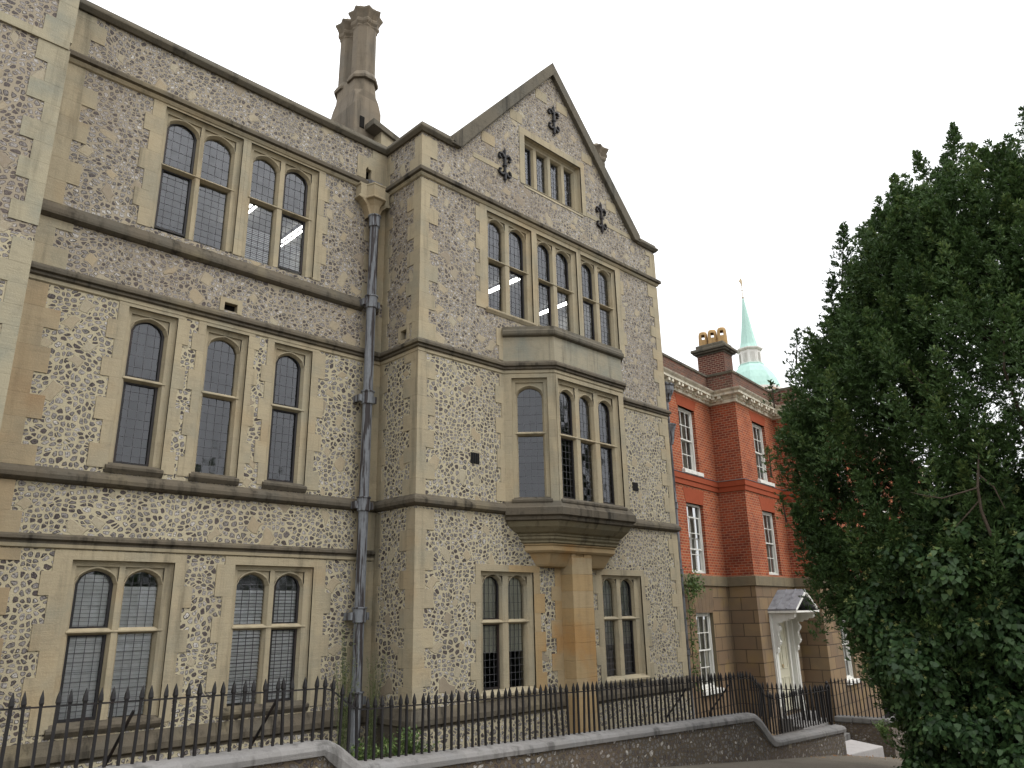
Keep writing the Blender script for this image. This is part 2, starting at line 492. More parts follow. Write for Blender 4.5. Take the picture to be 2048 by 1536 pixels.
class MB:
    def __init__(s, frame=WORLD):
        s.v, s.f, s.mi, s.tn, s.uv = [], [], [], [], {}
        s.F = frame
    def poly(s, pts, mi=0, tone=None, raw=False, uv=None):
        i = len(s.v)
        for p in pts:
            s.v.append(tuple(p) if raw else s.F(*p))
        s.f.append(tuple(range(i, i + len(pts))))
        s.mi.append(mi)
        s.tn.append(rnd.random() if tone is None else tone)
        if uv:
            s.uv[len(s.f) - 1] = uv
    def box(s, u0, u1, w0, w1, z0, z1, mi=0, tone=None):
        if tone is None:
            tone = rnd.random()
        i = len(s.v)
        for z in (z0, z1):
            for (u, w) in ((u0, w0), (u1, w0), (u1, w1), (u0, w1)):
                s.v.append(s.F(u, w, z))
        for q in ((0, 1, 5, 4), (1, 2, 6, 5), (2, 3, 7, 6), (3, 0, 4, 7), (4, 5, 6, 7), (3, 2, 1, 0)):
            s.f.append(tuple(i + a for a in q))
            s.mi.append(mi)
            s.tn.append(tone)
    def hexa(s, p, mi=0, tone=None):
        """8 points: bottom ring then top ring, counter-clockwise from outside front left"""
        if tone is None:
            tone = rnd.random()
        i = len(s.v)
        s.v += [s.F(*q) for q in p]
        for q in ((0, 1, 5, 4), (1, 2, 6, 5), (2, 3, 7, 6), (3, 0, 4, 7), (4, 5, 6, 7), (3, 2, 1, 0)):
            s.f.append(tuple(i + a for a in q))
            s.mi.append(mi)
            s.tn.append(tone)
    def prism_u(s, prof, u0, u1, mi=0, tone=None):
        """profile of (w,z) points extruded along u"""
        n = len(prof)
        tone = rnd.random() if tone is None else tone
        for a in range(n):
            b = (a + 1) % n
            s.poly([(u0, *prof[a]), (u1, *prof[a]), (u1, *prof[b]), (u0, *prof[b])], mi, tone)
        s.poly([(u0, *p) for p in prof], mi, tone)
        s.poly([(u1, *p) for p in reversed(prof)], mi, tone)
    def prism_w(s, pts, w0, w1, mi=0, tone=None):
        """outline of (u,z) points extruded inwards from w0 to w1"""
        n = len(pts)
        tone = rnd.random() if tone is None else tone
        for a in range(n):
            b = (a + 1) % n
            s.poly([(pts[a][0], w0, pts[a][1]), (pts[a][0], w1, pts[a][1]), (pts[b][0], w1, pts[b][1]), (pts[b][0], w0, pts[b][1])], mi, tone)
        s.poly([(p[0], w0, p[1]) for p in pts], mi, tone)
        s.poly([(p[0], w1, p[1]) for p in reversed(pts)], mi, tone)
    def sweep(s, path, prof, mi=0, tone=0.5, closed_prof=True, ends=True, seg_mi=None):
        """path: world (x,y) points left to right seen from outside; prof: (out,z)"""
        n = len(path)
        dirs = []
        for a in range(n - 1):
            dx, dy = path[a + 1][0] - path[a][0], path[a + 1][1] - path[a][1]
            l = math.hypot(dx, dy)
            dirs.append((dx / l, dy / l))
        offs = []
        for a in range(n):
            if a == 0 or a == n - 1:
                d = dirs[0] if a == 0 else dirs[-1]
                offs.append((d[1], -d[0]))
            else:
                o1 = (dirs[a - 1][1], -dirs[a - 1][0])
                o2 = (dirs[a][1], -dirs[a][0])
                c = 1 + o1[0] * o2[0] + o1[1] * o2[1]
                offs.append(((o1[0] + o2[0]) / c, (o1[1] + o2[1]) / c))
        m = len(prof)
        base = len(s.v)
        for a in range(n):
            for (o, z) in prof:
                s.v.append((path[a][0] + offs[a][0] * o, path[a][1] + offs[a][1] * o, z))
        for a in range(n - 1):
            for b in range(m if closed_prof else m - 1):
                c = (b + 1) % m
                s.f.append((base + a * m + b, base + (a + 1) * m + b, base + (a + 1) * m + c, base + a * m + c))
                s.mi.append(seg_mi[b] if seg_mi else mi)
                s.tn.append(tone)
        if ends and closed_prof:
            s.f.append(tuple(base + b for b in range(m)))
            s.f.append(tuple(base + (n - 1) * m + b for b in reversed(range(m))))
            s.mi += [mi, mi]
            s.tn += [tone, tone]
    def tube(s, pts, r, seg=6, mi=0, tone=0.5, cap=True):
        pts = [Vector(p) for p in pts]
        n = len(pts)
        rr = r if isinstance(r, (list, tuple)) else [r] * n
        base = len(s.v)
        for a in range(n):
            t = (pts[min(a + 1, n - 1)] - pts[max(a - 1, 0)]).normalized()
            h = Vector((0, 0, 1)) if abs(t.z) < 0.9 else Vector((1, 0, 0))
            x = t.cross(h).normalized()
            y = t.cross(x)
            for b in range(seg):
                g = 2 * math.pi * (b + 0.5) / seg
                p = pts[a] + (x * math.cos(g) + y * math.sin(g)) * rr[a]
                s.v.append(tuple(p))
        for a in range(n - 1):
            for b in range(seg):
                c = (b + 1) % seg
                s.f.append((base + a * seg + b, base + a * seg + c, base + (a + 1) * seg + c, base + (a + 1) * seg + b))
                s.mi.append(mi)
                s.tn.append(tone)
        if cap:
            s.f.append(tuple(base + b for b in range(seg)))
            s.f.append(tuple(base + (n - 1) * seg + b for b in reversed(range(seg))))
            s.mi += [mi, mi]
            s.tn += [tone, tone]
    def lathe(s, cx, cy, prof, seg=8, rot=0.0, mi=0, tone=0.5, star=None):
        base = len(s.v)
        m = len(prof)
        for (r, z) in prof:
            for b in range(seg):
                g = rot + 2 * math.pi * b / seg
                q = r
                if star and b % 2:
                    q = r * star
                s.v.append((cx + q * math.cos(g), cy + q * math.sin(g), z))
        for a in range(m - 1):
            for b in range(seg):
                c = (b + 1) % seg
                s.f.append((base + a * seg + b, base + a * seg + c, base + (a + 1) * seg + c, base + (a + 1) * seg + b))
                s.mi.append(mi)
                s.tn.append(tone)
        s.f.append(tuple(base + b for b in reversed(range(seg))))
        s.f.append(tuple(base + (m - 1) * seg + b for b in range(seg)))
        s.mi += [mi, mi]
        s.tn += [tone, tone]
    def build(s, name, mats, parent=None, bevel=0.0, smooth=False, fix=True):
        me = bpy.data.meshes.new(name)
        me.from_pydata(s.v, [], s.f)
        for m in (mats if isinstance(mats, (list, tuple)) else [mats]):
            me.materials.append(m)
        me.polygons.foreach_set('material_index', s.mi)
        at = me.attributes.new('tone', 'FLOAT', 'FACE')
        at.data.foreach_set('value', s.tn)
        if s.uv:
            ul = me.uv_layers.new(name='UVMap')
            for fi, uvs in s.uv.items():
                p = me.polygons[fi]
                for k, li in enumerate(p.loop_indices):
                    ul.data[li].uv = uvs[k]
        if smooth:
            me.polygons.foreach_set('use_smooth', [True] * len(me.polygons))
        if fix:
            import bmesh
            bm = bmesh.new()
            bm.from_mesh(me)
            bmesh.ops.remove_doubles(bm, verts=bm.verts, dist=0.0003)
            bmesh.ops.recalc_face_normals(bm, faces=bm.faces)
            bm.to_mesh(me)
            bm.free()
        o = bpy.data.objects.new(name, me)
        COL.objects.link(o)
        if parent is not None:
            o.parent = parent
            o.matrix_parent_inverse = world_of(parent).inverted()
        if bevel:
            b = o.modifiers.new('bevel', 'BEVEL')
            b.width = bevel
            b.segments = 2
            b.limit_method = 'ANGLE'
            b.angle_limit = R(35)
        return o

def world_of(o):
    m = o.matrix_basis.copy()
    while o.parent:
        m = o.parent.matrix_basis @ o.matrix_parent_inverse @ m
        o = o.parent
    return m

def thing(name, label, cat, loc, group=None):
    o = bpy.data.objects.new(name, None)
    COL.objects.link(o)
    o.location = loc
    o.empty_display_size = 0.3
    tag(o, label, cat, group)
    return o
def tag(o, label, cat, group=None):
    o['label'] = label
    o['category'] = cat
    if group:
        o['group'] = group
def struct(o):
    o['kind'] = 'structure'
    return o

# ------------------------------------------------------------------ ground
def ground_z(x, y=0):
    return float(np.interp(x, [2.5, 17.0, 24.0, 34.0], [-1.50, -2.95, -3.98, -4.60]))
g = MB()
xs = [-300, -60, -20, 2.5, 17, 24, 34, 60, 400]
ys = [-300, -60, -10, 8.06]
for a in range(len(xs) - 1):
    for b in range(len(ys) - 1):
        q = [(xs[a], ys[b]), (xs[a + 1], ys[b]), (xs[a + 1], ys[b + 1]), (xs[a], ys[b + 1])]
        g.poly([(x, y, ground_z(x, y)) for x, y in q])
struct(g.build('pavement', M['asphalt']))
g = MB()
def yard_z(x):
    return float(np.interp(x, [12, 17.4, 17.62, 24, 40], [-2.15, -2.8, -3.38, -3.95, -4.6]))
xs = [-300, -20, 5, 12, 17.4, 17.62, 24, 40, 60, 400]
for a in range(len(xs) - 1):
    x0, x1 = xs[a], xs[a + 1]
    for (y0, y1) in ((8.06, 30), (30, 400)):
        g.poly([(x0, y0, yard_z(x0)), (x1, y0, yard_z(x1)), (x1, y1, yard_z(x1)), (x0, y1, yard_z(x0))])
struct(g.build('ground', M['earth']))

# ------------------------------------------------------------------ flint building
YM, YB_ = 11.15, 10.0
FB = thing('flint_building', 'grey knapped flint institutional building with limestone dressings, gabled bay and oriel window', 'building', (8, 11, -2.2))
FM = Frame(0, YM)
FBAY = Frame(0, YB_)
XL, XR = 7.60, 15.18
FRET = Frame(XL, YM, 0, -1)          # left return of the bay
FFL = Frame(XR, YB_, 0, 1)           # right flank of the bay
OX0, OX1, OYF = 9.66, 13.20, 9.29
FO1 = Frame(OX0, YB_, 1, -1)
FO2 = Frame(OX0 + 0.71, OYF)
FO3 = Frame(OX1 - 0.71, OYF, 1, 1)
OW = OX1 - OX0 - 1.42
FW = 0.71 * math.sqrt(2)

def wall(frame, u0, u1, z0, z1, holes, zsplit=None, top=None):
    """wall sheet with rectangular holes; top: list of (u,z) for a gabled top"""
    mb = MB(frame)
    cu = sorted(set([u0, u1] + [h[0] for h in holes] + [h[1] for h in holes] + ([t[0] for t in top] if top else [])))
    cu = [c for c in cu if u0 <= c <= u1]
    def tz(u):
        if not top:
            return z1
        for k in range(len(top) - 1):
            if top[k][0] <= u <= top[k + 1][0]:
                t = (u - top[k][0]) / (top[k + 1][0] - top[k][0])
                return top[k][1] + t * (top[k + 1][1] - top[k][1])
        return z1
    for a in range(len(cu) - 1):
        ua, ub = cu[a], cu[a + 1]
        um = (ua + ub) / 2
        hs_ = sorted([h for h in holes if h[0] < um < h[1]], key=lambda h: h[2])
        spans = []
        z = z0
        for h in hs_:
            spans.append((z, h[2]))
            z = h[3]
        spans.append((z, None))
        for (s0, s1) in spans:
            segs = []
            if s1 is None:
                lim = min(tz(ua), tz(ub)) if not top else None
                if zsplit and s0 < zsplit:
                    segs = [(s0, zsplit, 0), (zsplit, None, 1)]
                else:
                    segs = [(s0, None, 1 if zsplit and s0 >= zsplit else 0)]
            else:
                if zsplit and s0 < zsplit < s1:
                    segs = [(s0, zsplit, 0), (zsplit, s1, 1)]
                else:
                    segs = [(s0, s1, 1 if zsplit and s0 >= zsplit else 0)]
            for (p, q, mi) in segs:
                if q is None:
                    mb.poly([(ua, 0, p), (ub, 0, p), (ub, 0, tz(ub)), (ua, 0, tz(ua))], mi)
                elif q - p > 1e-4:
                    mb.poly([(ua, 0, p), (ub, 0, p), (ub, 0, q), (ua, 0, q)], mi)
    return mb

def arch_pts(ul, ur, zs, za, n=12):
    pts = []
    uc, hw = (ul + ur) / 2, (ur - ul) / 2
    for i in range(n + 1):
        u = ul + (ur - ul) * i / n
        t = 1 - abs(u - uc) / hw
        f = 0.86 * math.sqrt(max(0, 1 - (1 - t) ** 2)) + 0.14 * t
        pts.append((u, zs + (za - zs) * f))
    return pts

def add_casement(parent, frame, outline, w, th=0.035):
    mb = MB(frame)
    n = len(outline)
    uc = sum(p[0] for p in outline) / n
    zc = sum(p[1] for p in outline) / n
    hw = max(p[0] for p in outline) - uc
    hz = max(abs(p[1] - zc) for p in outline)
    inn = [(uc + (p[0] - uc) * (1 - th / hw), zc + (p[1] - zc) * (1 - th / hz)) for p in outline]
    for a in range(n):
        b = (a + 1) % n
        A, B, C, D = outline[a], outline[b], inn[b], inn[a]
        mb.poly([(A[0], w - 0.03, A[1]), (B[0], w - 0.03, B[1]), (C[0], w - 0.03, C[1]), (D[0], w - 0.03, D[1])], 0, 0.5)
        mb.poly([(C[0], w - 0.03, C[1]), (C[0], w + 0.005, C[1]), (D[0], w + 0.005, D[1]), (D[0], w - 0.03, D[1])], 0, 0.5)
    return mb.build('casement', M['iron'], parent)

def add_glass(parent, frame, outline, w, nv, nh, lead=True):
    """one leaded light: pane sheet plus cames"""
    mb = MB(frame)
    us = [p[0] for p in outline]
    zs = [p[1] for p in outline]
    u0, u1, z0, z1 = min(us), max(us), min(zs), max(zs)
    mb.poly([(p[0], w, p[1]) for p in outline], 0, 0.5, uv=[(p[0] - u0, p[1] - z0) for p in outline])
    def top_at(u):
        best = z0
        n = len(outline)
        for a in range(n):
            p, q = outline[a], outline[(a + 1) % n]
            if abs(p[0] - q[0]) > 1e-6 and min(p[0], q[0]) - 1e-6 <= u <= max(p[0], q[0]) + 1e-6:
                t = (u - p[0]) / (q[0] - p[0])
                best = max(best, p[1] + t * (q[1] - p[1]))
        return best
    if lead:
        t = 0.0024
        for k in range(1, nv):
            u = u0 + (u1 - u0) * k / nv
            mb.box(u - t, u + t, w - 0.006, w + 0.006, z0, top_at(u) - 0.004, 1, 0.5)
        for k in range(1, nh):
            z = z0 + (z1 - z0) * k / nh
            # width at this height
            ok = [u0 + (u1 - u0) * i / 40 for i in range(41) if top_at(u0 + (u1 - u0) * i / 40) > z]
            if len(ok) > 2:
                mb.box(ok[0], ok[-1], w - 0.0055, w + 0.0055, z - t, z + t, 1, 0.5)
    return mb.build('glass', [M['glass'], M['came']], parent, fix=False)

def window(parent, frame, rec, lights, zb, ztr, zs, za, sur=(0.24, 0.24), top=0.12, sill=True, cas_u=(), cas_l=(), arch=True,
           mat='stone', mat2=None, w1=0.06, wg=0.16, name='window', jag=0.12, sillz=None, label=None, surround=True, sill_out=0.05, nh=(5, 9), hood=0.0):
    u0, u1, z1 = rec
    mats = [M[mat], M[mat2 or mat], M['stone_d']]
    mb = MB(frame)
    P = -0.012
    z0 = zb if sillz is None else sillz
    # ---- jamb blocks, long and short in turn
    if surround:
        for side in (0, 1):
            if sur[side] <= 0:
                continue
            z = z0 - 0.10
            k = rnd.randrange(2)
            while z < z1 - 0.001:
                h = min(rnd.uniform(0.27, 0.36), z1 - z)
                if z1 - z - h < 0.12:
                    h = z1 - z
                L = sur[side] + ((jag[side] if isinstance(jag, tuple) else jag) if k % 2 else 0)
                mi = 1 if (side == 1 and mat2) else 0
                if side == 0:
                    mb.box(u0 - L, u0, P, 0.20, z, z + h - 0.0006, mi)
                else:
                    mb.box(u1, u1 + L, P, 0.20, z, z + h - 0.0006, mi)
                z += h
                k += 1
        # lintel blocks
        la, lb = u0 - max(sur[0], 0), u1 + max(sur[1], 0)
        n = max(1, round((lb - la) / 0.75))
        for k in range(n):
            mb.box(la + (lb - la) * k / n + (0.0006 if k else 0), la + (lb - la) * (k + 1) / n - 0.0006, P, 0.20, z1, z1 + top, 1 if (mat2 and k == n - 1) else 0)
    # ---- stepped, hollowed reveal of the square recess
    c = 0.055
    for (ua, ub, sgn) in ((u0, u0 + c, 1), (u1, u1 - c, -1)):
        mb.poly([(ua, P, z0 - 0.05), (ua, 0.02, z0 - 0.05), (ua, 0.02, z1), (ua, P, z1)], 0, 0.4)
        um = ua + sgn * c * 0.25
        mb.poly([(ua, 0.02, z0 - 0.05), (um, w1 * 0.75, z0 - 0.05), (um, w1 * 0.75, z1), (ua, 0.02, z1)], 0, 0.4)
        mb.poly([(um, w1 * 0.75, z0 - 0.05), (ub, w1, z0 - 0.05), (ub, w1, z1), (um, w1 * 0.75, z1)], 0, 0.4)
    zc = z1 - c
    mb.poly([(u0, P, z1), (u1, P, z1), (u1, 0.02, z1), (u0, 0.02, z1)], 0, 0.4)
    mb.poly([(u0, 0.02, z1), (u1, 0.02, z1), (u1, w1 * 0.75, z1 - c * 0.25), (u0, w1 * 0.75, z1 - c * 0.25)], 0, 0.4)
    mb.poly([(u0, w1 * 0.75, z1 - c * 0.25), (u1, w1 * 0.75, z1 - c * 0.25), (u1, w1, zc), (u0, w1, zc)], 0, 0.4)
    # ---- tracery plate
    e = 0.032
    w2 = w1 + 0.06
    nl = len(lights)
    bounds = [u0 - 0.02] + [(lights[k][1] + lights[k + 1][0]) / 2 for k in range(nl - 1)] + [u1 + 0.02]
    for k, (ul, ur) in enumerate(lights):
        bl, br = bounds[k], bounds[k + 1]
        if arch:
            fo = [(ul - e, zb - 0.06)] + arch_pts(ul - e, ur + e, zs, za + e) + [(ur + e, zb - 0.06)]
            bo = [(ul, zb - 0.06)] + arch_pts(ul, ur, zs, za) + [(ur, zb - 0.06)]
        else:
            fo = [(ul - e, zb - 0.06), (ul - e, za + e), (ur + e, za + e), (ur + e, zb - 0.06)]
            bo = [(ul, zb - 0.06), (ul, za), (ur, za), (ur, zb - 0.06)]
        t = rnd.random()
        # face left and right of the light
        mb.poly([(bl, w1, zb - 0.06), (fo[0][0], w1, zb - 0.06), (fo[1][0], w1, fo[1][1]), (bl, w1, fo[1][1])], 0, t)
        mb.poly([(fo[-1][0], w1, zb - 0.06), (br, w1, zb - 0.06), (br, w1, fo[-2][1]), (fo[-2][0], w1, fo[-2][1])], 0, t)
        mb.poly([(bl, w1, fo[1][1]), (fo[1][0], w1, fo[1][1]), (fo[1][0], w1, z1), (bl, w1, z1)], 0, t)
        mb.poly([(fo[-2][0], w1, fo[-2][1]), (br, w1, fo[-2][1]), (br, w1, z1), (fo[-2][0], w1, z1)], 0, t)
        if arch:
            # sunk spandrels
            n = len(fo) - 2
            for a in range(1, n):
                p, q = fo[a], fo[a + 1]
                zi = zc - 0.018
                mb.poly([(p[0], w1, p[1]), (q[0], w1, q[1]), (q[0], w1, min(zi, q[1] + 0.022)), (p[0], w1, min(zi, p[1] + 0.022))], 0, t)
                mb.poly([(p[0], w1 + 0.03, min(zi, p[1] + 0.022)), (q[0], w1 + 0.03, min(zi, q[1] + 0.022)), (q[0], w1 + 0.03, zi), (p[0], w1 + 0.03, zi)], 0, t)
                mb.poly([(p[0], w1, min(zi, p[1] + 0.022)), (q[0], w1, min(zi, q[1] + 0.022)), (q[0], w1 + 0.03, min(zi, q[1] + 0.022)), (p[0], w1 + 0.03, min(zi, p[1] + 0.022))], 0, t)
                mb.poly([(p[0], w1, zi), (q[0], w1, zi), (q[0], w1, z1), (p[0], w1, z1)], 0, t)
                mb.poly([(p[0], w1, zi), (q[0], w1, zi), (q[0], w1 + 0.03, zi), (p[0], w1 + 0.03, zi)], 0, t)
        else:
            mb.poly([(fo[1][0], w1, fo[1][1]), (fo[2][0], w1, fo[2][1]), (fo[2][0], w1, z1), (fo[1][0], w1, z1)], 0, t)
        for a in range(len(fo) - 1):
            p, q, pb, qb = fo[a], fo[a + 1], bo[a], bo[a + 1]
            mb.poly([(p[0], w1, p[1]), (q[0], w1, q[1]), (qb[0], w2, qb[1]), (pb[0], w2, pb[1])], 0, t * 0.6)
            mb.poly([(pb[0], w2, pb[1]), (qb[0], w2, qb[1]), (qb[0], wg + 0.05, qb[1]), (pb[0], wg + 0.05, pb[1])], 0, t * 0.6)
    # ---- transom
    if ztr is not None:
        th = 0.042
        mb.prism_u([(w1 - 0.012, ztr - th * 0.3), (w1 - 0.012, ztr + th * 0.1), (w2, ztr + th), (wg + 0.05, ztr + th), (wg + 0.05, ztr - th), (w2, ztr - th)], u0 + c, u1 - c, 0, 0.3)
    # ---- sill
    if sill:
        so_ = sill_out
        mb.prism_u([(-so_, z0 - 0.10), (-so_, z0 - 0.065), (w1, zb - 0.005), (wg + 0.05, zb + 0.0), (wg + 0.05, z0 - 0.16), (-0.012, z0 - 0.16)], u0 - 0.03, u1 + 0.03, 2 if sill == 2 else 0, 0.5)
    win = mb.build(name, mats, parent, bevel=0.0025)
    if label:
        win['label'] = label
    for k, (ul, ur) in enumerate(lights):
        if arch:
            top_o = [(ul, (ztr + 0.03) if ztr else zb), (ur, (ztr + 0.03) if ztr else zb)] + list(reversed(arch_pts(ul, ur, zs, za)))
        else:
            top_o = [(ul, zb), (ur, zb), (ur, za), (ul, za)]
        add_glass(win, frame, top_o, wg, 4, nh[0])
        if ztr:
            low_o = [(ul, zb), (ur, zb), (ur, ztr - 0.03), (ul, ztr - 0.03)]
            add_glass(win, frame, low_o, wg + 0.002, 4, nh[1])
            if k in cas_l:
                add_casement(win, frame, low_o, wg)
        if k in cas_u:
            add_casement(win, frame, top_o, wg)
    return win

def quoin(mb, cx, cy, z0, z1, qx, qy, La=0.38, Lb=0.20, mi=0):
    """stack of corner stones; qx,qy = signs of the sides that run into the walls"""
    z = z0
    k = rnd.randrange(2)
    while z < z1 - 0.01:
        h = min(rnd.uniform(0.26, 0.34), z1 - z)
        if z1 - z - h < 0.1:
            h = z1 - z
        lx, ly = (La, Lb) if k % 2 else (Lb, La)
        lx += rnd.uniform(-0.03, 0.04)
        ly += rnd.uniform(-0.03, 0.04)
        x0, x1 = sorted((cx - qx * 0.012, cx + qx * lx))
        y0, y1 = sorted((cy - qy * 0.012, cy + qy * ly))
        mb.box(x0, x1, y0, y1, z, z + h - 0.0006, mi)
        z += h
        k += 1

def strip(mb, u, sgn, z0, z1, La=0.36, Lb=0.22, w0=-0.012, w1=0.1, mi=0):
    z = z0
    k = rnd.randrange(2)
    while z < z1 - 0.01:
        h = min(rnd.uniform(0.26, 0.36), z1 - z)
        if z1 - z - h < 0.1:
            h = z1 - z
        L = (La if k % 2 else Lb) + rnd.uniform(-0.03, 0.03)
        a, b = sorted((u, u + sgn * L))
        mb.box(a, b, w0, w1, z, z + h - 0.0006, mi)
        z += h
        k += 1

ZB = -3.0
# window table on the main wall: recess (u0,u1,top), lights, levels
W2 = dict(zb=5.868, ztr=6.95, zs=7.66, za=7.83)
W1 = dict(zb=2.135, ztr=3.37, zs=4.12, za=4.30)
W0 = dict(zb=-1.18, ztr=-0.10, zs=0.50, za=0.672)
B2 = dict(zb=5.82, ztr=6.89, zs=7.62, za=7.79)
BG = dict(zb=-1.21, ztr=-0.11, zs=0.50, za=0.665)
HW = 0.055
def hole(rec, zb):
    return (rec[0], rec[1], zb - 0.1, rec[2])
main_w = [((3.321, 4.623, 7.957), W2), ((4.766, 6.097, 7.957), W2),
          ((3.185, 3.894, 4.43), W1), ((4.328, 5.028, 4.43), W1), ((5.478, 6.186, 4.43), W1),
          ((2.933, 4.243, 0.80), W0), ((5.131, 6.443, 0.80), W0)]
holes = [hole(r, w['zb']) for r, w in main_w] + [(4.575, 4.79, 4.77, 4.90), (7.10, 7.38, 8.17, 8.55)]
wall(FM, 1.68, XL, ZB, 9.0, holes, 4.62).build('wall', [M['flint'], M['flint_up']], FB)
bay_w = [((9.261, 10.562, 7.90), B2), ((10.719, 12.032, 7.90), B2), ((12.179, 13.45, 7.90), B2),
         ((9.03, 10.345, 0.745), BG), ((12.333, 13.67, 0.745), BG)]
holes = [hole(r, w['zb']) for r, w in bay_w] + [(10.43, 12.345, 9.0, 10.25), (9.75, 13.11, 1.95, 4.45)]
wall(FBAY, XL, XR, ZB, 9.0, holes, 4.56, top=[(XL, 9.0), (8.42, 9.0), (11.40, 12.50), (14.36, 9.0), (XR, 9.0)]).build('wall', [M['flint'], M['flint_up']], FB)
wall(FRET, 0, YM - YB_, ZB, 9.0, [(0.62, 0.80, 4.80, 4.98)], 4.56).build('wall', [M['flint'], M['flint_up']], FB)
wall(FFL, 0, 8.0, ZB, 9.0, [], 4.56).build('wall', [M['flint'], M['flint_up']], FB)
# left wing, of which only the right-hand edge is in view
FLW = Frame(0, YB_)
wall(FLW, -5.0, 1.68, ZB, 12.0, [], 4.56).build('wall', [M['flint'], M['flint_up']], FB)
wall(Frame(1.68, YB_, 0, 1), 0, YM - YB_, ZB, 12.0, [], 4.56).build('wall', [M['flint'], M['flint_up']], FB)

# ---- quoins: each stack between two courses is one part
def quoin_part(mats, *a):
    q = MB()
    quoin(q, *a)
    q.build('quoin', mats, FB, bevel=0.002)
def strip_part(frame, mat, *a, **kw):
    q = MB(frame)
    strip(q, *a, **kw)
    q.build('quoin', mat, FB, bevel=0.002)
for (a, b) in ((ZB, -1.60), (-1.35, 1.72), (1.95, 4.50), (4.72, 7.96), (8.18, 8.90)):
    quoin_part(M['stone'], XL, YB_, a, b, 1, 1)
    quoin_part(M['stone'], XR, YB_, a, b, -1, 1)
    strip_part(FRET, M['stone'], 0.0, 1, a, b, 0.24, 0.15, -0.011)
for (a, b) in ((ZB, 1.75), (1.95, 4.50), (4.72, 7.33), (7.46, 12)):
    quoin_part(M['stone_g'], 1.68, YB_, a, b, -1, 1, 0.34, 0.19)
q = MB()
q.box(-5, 1.67, YB_ - 0.03, YB_ + 0.05, 7.33, 7.46)
q.build('string_course', M['stone_g'], FB, bevel=0.004)
for (a, b) in ((ZB, -1.60), (-1.35, 0.92), (1.1, 1.76), (1.96, 4.46), (4.73, 5.44), (5.69, 7.98), (8.2, 8.95)):
    strip_part(FM, M['stone'], XL, -1, a, b, 0.46, 0.38)
    strip_part(FM, M['stone_b'] if b < 5 else M['stone'], 1.69, 1, a, b, 0.62, 0.44)

# ---- string courses, sills, plinth
def course(name, path, prof, mat='stone_d', tone=0.4, parent=FB, seg_mi=None):
    mb = MB()
    mb.sweep(path, prof, 0, tone, seg_mi=seg_mi)
    return mb.build(name, [M[mat], M['stone']], parent, bevel=0.004)
pm = [(1.68, YM), (XL, YM), (XL, YB_), (XR, YB_), (XR, 16)]
pbay = [(1.68, YM), (XL, YM), (XL, YB_), (OX0, YB_), (OX0 + .71, OYF), (OX1 - .71, OYF), (OX1, YB_), (XR, YB_), (XR, 16)]
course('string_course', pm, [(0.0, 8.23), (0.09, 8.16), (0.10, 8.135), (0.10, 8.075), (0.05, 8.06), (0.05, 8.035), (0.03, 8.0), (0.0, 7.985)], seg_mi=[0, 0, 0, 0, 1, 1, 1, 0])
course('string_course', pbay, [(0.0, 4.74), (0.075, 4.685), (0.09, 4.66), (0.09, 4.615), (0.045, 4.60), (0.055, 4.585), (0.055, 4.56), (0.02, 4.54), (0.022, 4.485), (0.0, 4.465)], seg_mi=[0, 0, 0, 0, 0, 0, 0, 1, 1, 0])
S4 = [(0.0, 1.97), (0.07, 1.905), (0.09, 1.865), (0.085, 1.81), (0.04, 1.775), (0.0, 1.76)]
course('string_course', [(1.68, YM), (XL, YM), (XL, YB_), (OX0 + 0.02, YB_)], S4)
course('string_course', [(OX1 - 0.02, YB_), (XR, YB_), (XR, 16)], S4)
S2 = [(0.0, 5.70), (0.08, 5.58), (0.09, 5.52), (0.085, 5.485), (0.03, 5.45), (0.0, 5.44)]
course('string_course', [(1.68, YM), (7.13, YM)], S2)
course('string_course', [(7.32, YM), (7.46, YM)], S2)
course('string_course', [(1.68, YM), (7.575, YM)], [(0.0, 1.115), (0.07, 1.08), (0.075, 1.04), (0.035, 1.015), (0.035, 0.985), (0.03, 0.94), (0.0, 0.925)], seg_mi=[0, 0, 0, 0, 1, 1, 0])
course('plinth', pm, [(0.0, -1.36), (0.075, -1.52), (0.075, -1.60), (0.03, -1.63), (0.03, -3.0), (0.0, -3.0)], 'stone_d')
q = MB(FM)
q.poly([(1.68, -0.034, -3), (XL, -0.034, -3), (XL, -0.034, -1.66), (1.68, -0.034, -1.66)])
q.F = FBAY
q.poly([(XL - 0.03, -0.034, -3), (XR + .03, -0.034, -3), (XR + .03, -0.034, -1.66), (XL - 0.03, -0.034, -1.66)])
q.build('plinth', M['flint'], FB)
# parapet coping: main wall, bay shoulders, rake of the gable
cp = [(-0.30, 9.0), (0.045, 8.965), (0.085, 9.01), (0.10, 9.03), (0.10, 9.065), (0.06, 9.10), (0.04, 9.165), (-0.30, 9.19)]
course('coping', [(1.66, YM), (XL, YM), (XL, YB_), (8.36, YB_)], cp, 'cope')
course('coping', [(14.42, YB_), (XR, YB_), (XR, 16)], cp, 'cope')
q = MB(FBAY)
def rake(ua, za, ub, zb_, hh):
    P0, P1 = -0.10, 0.42
    q.hexa([(ua, P0, za), (ub, P0, zb_), (ub, P1, zb_), (ua, P1, za), (ua, P0 + 0.05, za + hh), (ub, P0 + 0.05, zb_ + hh), (ub, P1, zb_ + hh), (ua, P1, za + hh)], 0, 0.4)
q.prism_w([(8.27, 8.99), (8.52, 8.99), (11.40, 12.36), (11.40, 12.70), (8.30, 9.19)], -0.10, 0.40, 0, 0.5)
q.prism_w([(11.40, 12.36), (14.28, 8.99), (14.53, 8.99), (14.50, 9.19), (11.40, 12.70)], -0.10, 0.40, 0, 0.5)
q.build('coping', M['cope'], FB, bevel=0.02)
